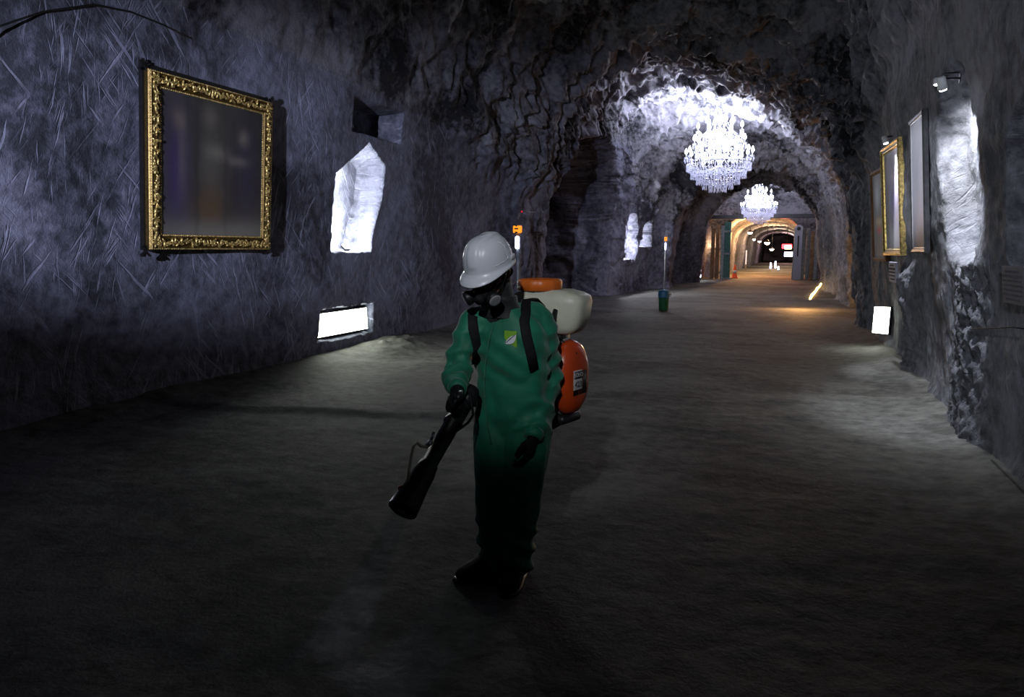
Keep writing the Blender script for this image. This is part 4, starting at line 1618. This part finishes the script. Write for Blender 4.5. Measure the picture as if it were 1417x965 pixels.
# ---- respirator mask with two cartridges
mb = MB()
h3 = HM.to_3x3()
mb.rings([(HM @ V((0, .075, -.10)), h3 @ V((.030, 0, 0)), h3 @ V((0, .030, .0))),
          (HM @ V((0, .085, -.085)), h3 @ V((.044, 0, 0)), h3 @ V((0, .038, .0))),
          (HM @ V((0, .090, -.055)), h3 @ V((.048, 0, 0)), h3 @ V((0, .044, .0))),
          (HM @ V((0, .092, -.025)), h3 @ V((.036, 0, 0)), h3 @ V((0, .034, .0))),
          (HM @ V((0, .095, .0)), h3 @ V((.018, 0, 0)), h3 @ V((0, .022, .0)))], 20)
mb.tube([HM @ V((0, .11, -.06)), HM @ V((0, .142, -.068)), HM @ V((0, .150, -.07))], [.026, .024, .020], 16)
mk = mb.build('respirator_mask', M['rubber'], person, True)
for sx in (-1, 1):
    c = HM @ V((sx * .055, .112, -.062))
    d = (h3 @ V((sx * .78, .55, -.30))).normalized()
    x_, y_, _ = frame_of(d)
    cb = MB().rings([(c - d * .015, x_ * .022, y_ * .022), (c, x_ * .026, y_ * .026), (c + d * .012, x_ * .034, y_ * .034), (c + d * .030, x_ * .035, y_ * .035), (c + d * .032, x_ * .031, y_ * .031)], 22).build('filter_cartridge', M['black'], mk, True)
    cb2 = MB().rings([(c + d * .030, x_ * .030, y_ * .030), (c + d * .036, x_ * .029, y_ * .029), (c + d * .037, x_ * .020, y_ * .020)], 22).build('filter_cover', M['cover'], mk, True)
mb = MB()
for z_ in (-.03, .03):
    pts = []
    for k in range(13):
        a = PI * (k / 12) * 1.0
        pts.append(HM @ V((math.cos(a) * .083, -.012 - math.sin(a) * .095 + (.0), z_ - .0)))
    pts = [HM @ V((.045, .098, -.045))] + pts + [HM @ V((-.045, .098, -.045))]
    mb.tube(pts, [(.008, .002)] * len(pts), 8)
mb.build('head_strap', M['black'], mk, True)
# goggles pushed close under the peak
mb = MB()
mb.rings([(HM @ V((0, .070, .012)), h3 @ V((.066, 0, 0)), h3 @ V((0, 0, .026))), (HM @ V((0, .094, .012)), h3 @ V((.064, 0, 0)), h3 @ V((0, 0, .028))), (HM @ V((0, .104, .012)), h3 @ V((.056, 0, 0)), h3 @ V((0, 0, .022)))], 24, True, .7)
mb.build('goggles', M['black'], person, True)

# ------------------------------------------------------------------ mist blower on the back
bk = -fw
BLc = V((.015, .03, 0)) + bk * .27
blower = thing('backpack_mist_blower', 'backpack mist blower with white tank, orange cap and orange housing, worn by the worker', 'sprayer')
blower.matrix_world = PM @ Matrix.Translation((BLc.x, BLc.y, .74))
BO = V((BLc.x, BLc.y, .74))


def bl(mb, name, mt, parent=None, smooth=True):
    mb.v = [tuple(V(v_) - BO) for v_ in mb.v]
    return mb.build(name, mt, parent or blower, smooth)


# tank: long rounded box, waisted underneath
tc = pp(762, 428, .30)
taxis = V((.93, -.37, 0)).normalized()
tdep = V((.37, .93, 0))
rs = []
for z_, a, b_ in ((-.120, .13, .09), (-.112, .155, .105), (-.085, .178, .120), (-.03, .196, .133), (.04, .204, .137), (.072, .196, .132), (.088, .165, .120), (.100, .12, .10), (.104, .11, .095)):
    rs.append((V((tc.x, tc.y, tc.z + z_)), taxis * a, tdep * b_))
mb = MB().rings(rs, 48, True, .42)
tank = bl(mb, 'tank', M['tank'])
sb_ = tank.modifiers.new('soft', 'SUBSURF')
sb_.levels = sb_.render_levels = 1
tank.modifiers.remove(sb_)
# moulded recess ribs on the tank
mb = MB()
for k in (-1, 1):
    mb.tube([V((tc.x, tc.y, tc.z - .09)) + taxis * .07 * k - tdep * .112, V((tc.x, tc.y, tc.z)) + taxis * .075 * k - tdep * .134, V((tc.x, tc.y, tc.z + .07)) + taxis * .07 * k - tdep * .118], .008, 8)
bl(mb, 'moulded_rib', M['tank'], tank)
cc = pp(747, 394, .30)
mb = MB()
capp = []
nn = 48
vs, fs = [], []
for z_, r0 in ((-.030, .104), (-.026, .112), (.020, .112), (.030, .104), (.032, .080), (.026, .070)):
    for k in range(nn):
        a = 2 * PI * k / nn
        r_ = r0 + (.004 if k % 4 < 2 and -.028 < z_ < .025 else 0)
        vs.append(V((cc.x + r_ * math.cos(a), cc.y + r_ * math.sin(a), cc.z + z_)))
for j in range(5):
    for k in range(nn):
        k2 = (k + 1) % nn
        fs.append((j * nn + k, j * nn + k2, (j + 1) * nn + k2, (j + 1) * nn + k))
fs.append(tuple(range(5 * nn, 6 * nn)))
fs.append(tuple(range(nn))[::-1])
mb.add(vs, fs)
bl(mb, 'tank_cap', M['cap'], tank)

# back frame and pad
mb = MB()
for k in (-1, 1):
    q = V((.015, .03, 0)) + sd * .14 * k + bk * .165
    mb.tube([V((q.x, q.y, .74)), V((q.x, q.y, 1.30)), V((q.x, q.y, 1.34)) + bk * .03], .012, 10)
    mb.tube([V((q.x, q.y, .75)), V((q.x, q.y, .745)) + bk * .25], .012, 10)
q = V((.015, .03, 0)) + bk * .165
for z_ in (.75, 1.0, 1.25):
    mb.tube([V((q.x, q.y, z_)) - sd * .14, V((q.x, q.y, z_)) + sd * .14], .010, 8)
bl(mb, 'carrying_frame', M['black'])
mb = MB().box(V((q.x, q.y, 1.03)) - bk * .012, (.26, .03, .46), Matrix.Rotation(math.atan2(sd.y, sd.x), 3, 'Z'), .012)
bl(mb, 'back_pad', M['rubber'])
mb = MB().box(V((tc.x, tc.y, 1.17)) - taxis * .03, (.24, .16, .10), Matrix.Rotation(math.atan2(taxis.y, taxis.x), 3, 'Z'), .02)
bl(mb, 'tank_support', M['black'])

# fan housing: rounded drum whose axis runs along the back, orange end cover
oc = pp(778, 521, .24)
ax_ = V((.80, -.60, 0)).normalized()
rs = []
for s_, r_ in ((-.20, .10), (-.19, .15), (-.10, .168), (-.03, .172), (.0, .172)):
    rs.append((V((oc.x, oc.y, oc.z)) + ax_ * s_, V((-ax_.y, ax_.x, 0)) * r_ * .78, V((0, 0, r_ * 1.12))))
bl(MB().rings(rs, 40, True, .9), 'engine_block', M['black'])
rs = []
for s_, r_ in ((-.002, .176), (.028, .178), (.030, .168)):
    rs.append((V((oc.x, oc.y, oc.z)) + ax_ * s_, V((-ax_.y, ax_.x, 0)) * r_ * .78, V((0, 0, r_ * 1.12))))
bl(MB().rings(rs, 40, True, .9), 'fan_shroud', M['greyp'])
rs = []
for s_, r_ in ((.028, .174), (.055, .172), (.080, .160), (.098, .135), (.106, .10), (.108, .02)):
    rs.append((V((oc.x, oc.y, oc.z)) + ax_ * s_, V((-ax_.y, ax_.x, 0)) * r_ * .78, V((0, 0, r_ * 1.12))))
cover = bl(MB().rings(rs, 40, True, .9), 'orange_cover', M['orange'])
rs = []
# muffler and starter details, bright metal
bl(MB().tube([pp(776, 470, .20), pp(786, 480, .16), pp(798, 490, .16)], .006, 8), 'metal_trim', M['steel'])
mb = MB()
for k in range(7):
    a = -.9 + k * .3
    yv = V((-ax_.y, ax_.x, 0))
    mb.box(V((oc.x, oc.y, oc.z)) + ax_ * .108 + yv * (.09 * math.sin(a) * .78) + V((0, 0, -.02 + .0 * k)), (.006, .010, .12), Matrix.Rotation(math.atan2(ax_.y, ax_.x), 3, 'Z'))
bl(mb, 'vent', M['black'], cover)
bl(MB().box(V((oc.x, oc.y, .775)) - ax_ * .06, (.26, .18, .05), Matrix.Rotation(math.atan2(ax_.y, ax_.x), 3, 'Z'), .02), 'base_foot', M['black'])

# sticker with lettering on the orange cover, facing the camera side
cvm = cover.data
cb = BVHTree.FromPolygons([v_.co + BO for v_ in cvm.vertices], [tuple(p_.vertices) for p_ in cvm.polygons])
dr = (PMI.to_3x3() @ ray(799, 526)).normalized()
hh_ = cb.ray_cast(cam_l, dr)
if hh_[0] is not None:
    hp, hn = hh_[0], hh_[1]
    if hn.dot(dr) > 0:
        hn = -hn
    x = V((0, 0, 1)).cross(hn).normalized()
    y = hn.cross(x).normalized()
    R3 = Matrix(((x.x, y.x, hn.x), (x.y, y.y, hn.y), (x.z, y.z, hn.z)))
    st_ = MB().box(hp + hn * .003, (.075, .100, .004), R3, .003)
    M['sticker'] = noisy(mat('pale_sticker', (.42, .40, .38), .5), 40, .1, .05, .001)
    stk = bl(st_, 'sticker', M['sticker'], cover)
    bl(MB().box(hp + hn * .0052 + y * .026, (.070, .038, .002), R3), 'dark_band', M['ink'], cover)
    for s_, dy, sz, mt in (('SOLO', .026, .030, M['sticker']), ('423', -.022, .042, M['ink'])):
        cu = bpy.data.curves.new('txt', 'FONT')
        cu.body = s_
        cu.size = sz
        cu.align_x, cu.align_y = 'CENTER', 'CENTER'
        cu.extrude = .0006
        to = bpy.data.objects.new('txt', cu)
        C.objects.link(to)
        dg = bpy.context.evaluated_depsgraph_get()
        me = bpy.data.meshes.new_from_object(to.evaluated_get(dg))
        bpy.data.objects.remove(to)
        me.transform(Matrix.Translation(hp + hn * .0072 + y * dy - BO) @ R3.to_4x4())
        link_mesh('lettering', me, mt, cover, False)

# shoulder straps: over the shoulders, down the chest, back under the arms
for path in (((659, 500), (659, 480), (655, 455), (654, 438)), ((738, 510), (734, 488), (728, 465), (725, 446), (727, 430), (728, 418))):
    pts, nrm = [], []
    for (u, v) in path:
        h_, n_ = onto(u, v)
        if h_ is not None:
            pts.append(h_ + n_ * .008)
            nor = n_
            nrm.append(n_)
    top = pts[-1]
    nrm += [(nor + V((0, 0, 2))).normalized(), (bk + V((0, 0, 1))).normalized()]
    pts.append(V((top.x, top.y, top.z)) + bk * .09 + V((0, 0, .0)))
    pts.append(V((top.x, top.y, top.z)) + bk * .17 + V((0, 0, -.04)))
    rs = []
    for i, p_ in enumerate(pts):
        tg = (pts[min(i + 1, len(pts) - 1)] - pts[max(i - 1, 0)]).normalized()
        rs.append((p_, tg.cross(nrm[i]).normalized() * .024, nrm[i] * .006))
    bl(MB().rings(rs, 14, True, .7), 'shoulder_strap', M['rubber'])

# bellows hose round the hip and the spray tube
pts = [V((oc.x, oc.y, oc.z)) - ax_ * .14 + V((0, 0, -.03)), V((-.02, .36, .86)), V((-.20, .30, .86)), V((-.265, .14, .88)), V((-.235, -.02, .915)), T0 - TA * .05]
P_ = [pts[0]] + pts + [pts[-1]]
dense = []
for i in range(1, len(P_) - 2):
    for k in range(9):
        t_ = k / 9
        a, b_, c, d = P_[i - 1], P_[i], P_[i + 1], P_[i + 2]
        dense.append(.5 * ((2 * b_) + (c - a) * t_ + (2 * a - 5 * b_ + 4 * c - d) * t_ ** 2 + (-a + 3 * b_ - 3 * c + d) * t_ ** 3))
dense.append(T0 + TA * .01)
bl(MB().tube(dense, [.043 + (.006 if k % 2 else 0) for k in range(len(dense))], 16), 'bellows_hose', M['rubber'])
Lt = (T1 - T0).length
tb = MB()
seg = [(0, .047), (.03, .047), (.034, .042), (.22, .040), (.225, .044), (.25, .044), (.255, .038), (.62, .036), (.625, .043), (.66, .045), (.70, .050), (.80, .052), (.93, .060), (1.0, .064), (1.0, .054), (.93, .048)]
tb.tube([T0 + TA * (Lt * a) for a, _ in seg[:14]], [r for _, r in seg[:14]], 24, False)
x, y, _ = frame_of(TA)
tb.rings([(T0 + TA * Lt, x * .064, y * .064), (T0 + TA * (Lt * 1.0 + .001), x * .054, y * .054), (T0 + TA * (Lt * .9), x * .046, y * .046), (T0 + TA * (Lt * .9 - .001), x * .004, y * .004)], 24, False)
tube_o = bl(tb, 'spray_tube', M['black'])
bl(MB().rings([(T0 + TA * (Lt * .9 - .02), x * .01, y * .01), (T0 + TA * (Lt * .97), x * .012, y * .012), (T0 + TA * (Lt * 1.01), x * .02, y * .02), (T0 + TA * (Lt * 1.015), x * .012, y * .012)], 14).rings([(T0 + TA * (Lt * .94) - x * .05, TA * .012, y * .004), (T0 + TA * (Lt * .94) + x * .05, TA * .012, y * .004)], 10), 'nozzle_core', M['black'], tube_o)
gp = MB()
gp.rings([(GR0 - TP * .02, TA * .024, HN * .020), (GR0, TA * .020, HN * .017), (gmid, TA * .021, HN * .017), (GR1, TA * .020, HN * .017), (GR1 + TP * .02, TA * .028, HN * .020), (GR1 + TP * .035, TA * .022, HN * .016)], 16)
gp.tube([GR1 + TP * .02 + TA * .01, GR1 + TP * .035 + TA * .045, GR1 + TA * .055 - TP * .02], [.008, .008, .006], 8)
bl(gp, 'grip', M['black'], tube_o)
bl(MB().box(GR1 + TP * .036 - TA * .01, (.022, .014, .02), None, .003), 'control_lever', M['steel'], tube_o)
# tap and clear feed hose to the nozzle
tapp = pp(596, 612, -.44)
bl(MB().tube([pp(600, 598, -.42), tapp], .007, 8).tube([tapp, pp(592, 616, -.46)], .011, 10), 'tap', M['steel'], tube_o)
hs = [pp(592, 619, -.46), pp(583, 618, -.48), pp(577, 613, -.50), pp(572, 618, -.52), pp(569, 632, -.54), pp(566, 650, -.56), pp(564.5, 668, -.57)]
bl(MB().tube(hs, .0062, 10), 'feed_hose', M['hose'], tube_o)
oq = pp(557, 675, -.575)
bl(MB().rings([(oq - V((.018, 0, .002)), V((0, .010, 0)), V((0, 0, .007))), (oq + V((.0, 0, .0)), V((0, .014, 0)), V((0, 0, .012))), (oq + V((.016, .01, .0)), V((0, .014, 0)), V((0, 0, .012)))], 12), 'orange_clip', M['cap'], tube_o)
bl(MB().tube([J['wrR'] + V((.05, .02, .0)), pp(655, 574, -.2), pp(648, 585, -.25), pp(636, 594, -.33), pp(626, 600, -.40)], .006, 8), 'throttle_cable', M['rubber'], tube_o)

# ------------------------------------------------------------------ mist from the nozzle
vm = bpy.data.materials.new('fine_mist')
vm.use_nodes = True
nt = vm.node_tree
nt.nodes.remove(nt.nodes['Principled BSDF'])
tc_ = nd(nt, 'ShaderNodeTexCoord')
nz = nd(nt, 'ShaderNodeTexNoise', {'Vector': tc_.outputs['Object'], 'Scale': 4., 'Detail': 3.})
spx = nd(nt, 'ShaderNodeSeparateXYZ', {0: tc_.outputs['Object']})
fall = nd(nt, 'ShaderNodeMapRange', {'Value': spx.outputs['Z'], 'From Min': 0., 'From Max': .95, 'To Min': 1., 'To Max': 0.})
# thinner towards the edge of the cone: distance from its axis over its radius
r2 = nd(nt, 'ShaderNodeVectorMath', {0: tc_.outputs['Object'], 1: (1, 1, 0)}, operation='MULTIPLY')
ln = nd(nt, 'ShaderNodeVectorMath', {0: r2.outputs[0]}, operation='LENGTH')
rz = nd(nt, 'ShaderNodeMath', {0: spx.outputs['Z'], 1: .13, 2: .03}, operation='MULTIPLY_ADD')
rt_ = nd(nt, 'ShaderNodeMath', {0: ln.outputs['Value'], 1: rz.outputs[0]}, operation='DIVIDE')
edge = nd(nt, 'ShaderNodeMapRange', {'Value': rt_.outputs[0], 'From Min': .2, 'From Max': 1., 'To Min': 1., 'To Max': 0.})
m1 = nd(nt, 'ShaderNodeMath', {0: fall.outputs[0], 1: edge.outputs[0]}, operation='MULTIPLY')
m2 = nd(nt, 'ShaderNodeMath', {0: m1.outputs[0], 1: nz.outputs['Fac']}, operation='MULTIPLY')
m3 = nd(nt, 'ShaderNodeMath', {0: m2.outputs[0], 1: .6}, operation='MULTIPLY')
vs_ = nd(nt, 'ShaderNodeVolumeScatter', {'Color': (.9, .92, 1., 1), 'Density': m3.outputs[0], 'Anisotropy': .2})
nt.links.new(vs_.outputs[0], nt.nodes['Material Output'].inputs['Volume'])
tip = PM @ (T1 + TA * .01)
endp = PM @ pp(478, 868, -.80)
dirn = (endp - tip)
Lc = min(.95, dirn.length)
dirn.normalize()
x, y, d = frame_of(dirn)
mb = MB().rings([(V((0, 0, a)), (.03 + .13 * a, 0, 0), (0, .03 + .13 * a, 0)) for a in (0, .3, .6, Lc)], 24)
mo = mb.build('spray_mist', vm, None, True)
mo.matrix_world = Matrix(((x.x, y.x, d.x, tip.x), (x.y, y.y, d.y, tip.y), (x.z, y.z, d.z, tip.z), (0, 0, 0, 1)))
mc_ = tip + dirn * .30
spot('added_mist_beam', (-5.3, 5.4, .50), mc_, 1300, 8, .8, (.85, .88, 1.), .05)  # added beam with no lamp of its own, makes the mist show
tag(mo, 'faint cloud of mist leaving the nozzle towards the floor', 'mist', None, 'stuff')

# ------------------------------------------------------------------ general light and output
# added slit lamp, unseen behind the camera, limits the light on the left wall
GL = V((-2.2, -3.0, 2.6))
GT = V((-6.2, 7.4, 2.8))
gd = (GT - GL)
gd.z = 0
gd.normalize()
gl = thing('added_slit_lamp', 'added slit-shaped lamp behind the camera, unseen, shaping the light on the left wall', 'lamp', GL, math.atan2(gd.y, gd.x) - PI / 2)
MB().box((0, .3, -.046 - .10), (1.3, .012, .20)).build('lower_light_cut', M['dark_metal'], gl)  # unseen plate added to keep the wall foot and floor dark
MB().box((0, .3, .043 + .10), (1.3, .012, .20)).build('upper_light_cut', M['dark_metal'], gl)  # unseen plate added to keep light off the vault
MB().box((0, -.10, 0), (.5, .12, .4), None, .02).build('housing', M['dark_metal'], gl)
MB().tube([(0, -.1, -.2), (0, -.1, -2.45)], .03, 10).build('stand', M['dark_metal'], gl)
for k in range(3):
    MB().tube([(0, -.1, -2.2), (.4 * math.cos(2.1 * k), -.1 + .4 * math.sin(2.1 * k), -2.57)], .015, 8).build('leg', M['dark_metal'], gl)
spot('unseen_fill_beam', GL, GT, 4600, 66, 1., (.75, .80, 1.), .02)  # added beam through the slit, brightens the left wall
spot('unseen_fill_beam', (-.1, -1.3, 3.7), (-1.22, 3.4, 1.68), 460, 24, .7, (.88, .94, 1.), .05)  # unseen beam without a fixture, lights the worker's upper body
spot('unseen_fill_beam', (.0, -1.2, 2.7), (1.6, 6.2, 2.2), 900, 42, 1., (.8, .86, 1.), .08)  # unseen beam from near the camera, brightens the right wall
spot('unseen_fill_beam', (-3.5, -1.0, 3.0), (1.3, 9.5, 2.4), 5500, 7.5, .6, (.88, .9, 1.), .03)  # made-up narrow beam that lifts the tall pale painting
w_ = bpy.data.worlds.new('world')
sc.world = w_
w_.use_nodes = True
w_.node_tree.nodes['Background'].inputs[0].default_value = (.0, .0, .0, 1)
w_.node_tree.nodes['Background'].inputs[1].default_value = 1.
sc.view_settings.view_transform = 'Standard'
sc.view_settings.look = 'None'
sc.view_settings.exposure = 0.0
sc.view_settings.gamma = 1.0
sc.view_settings.use_curve_mapping = False
sc.cycles.use_denoising = True
sc.cycles.max_bounces = 6
sc.cycles.diffuse_bounces = 1
sc.cycles.volume_bounces = 1
sc.cycles.transparent_max_bounces = 12
sc.cycles.sample_clamp_indirect = 4.0
sc.cycles.caustics_reflective = False
sc.cycles.caustics_refractive = False
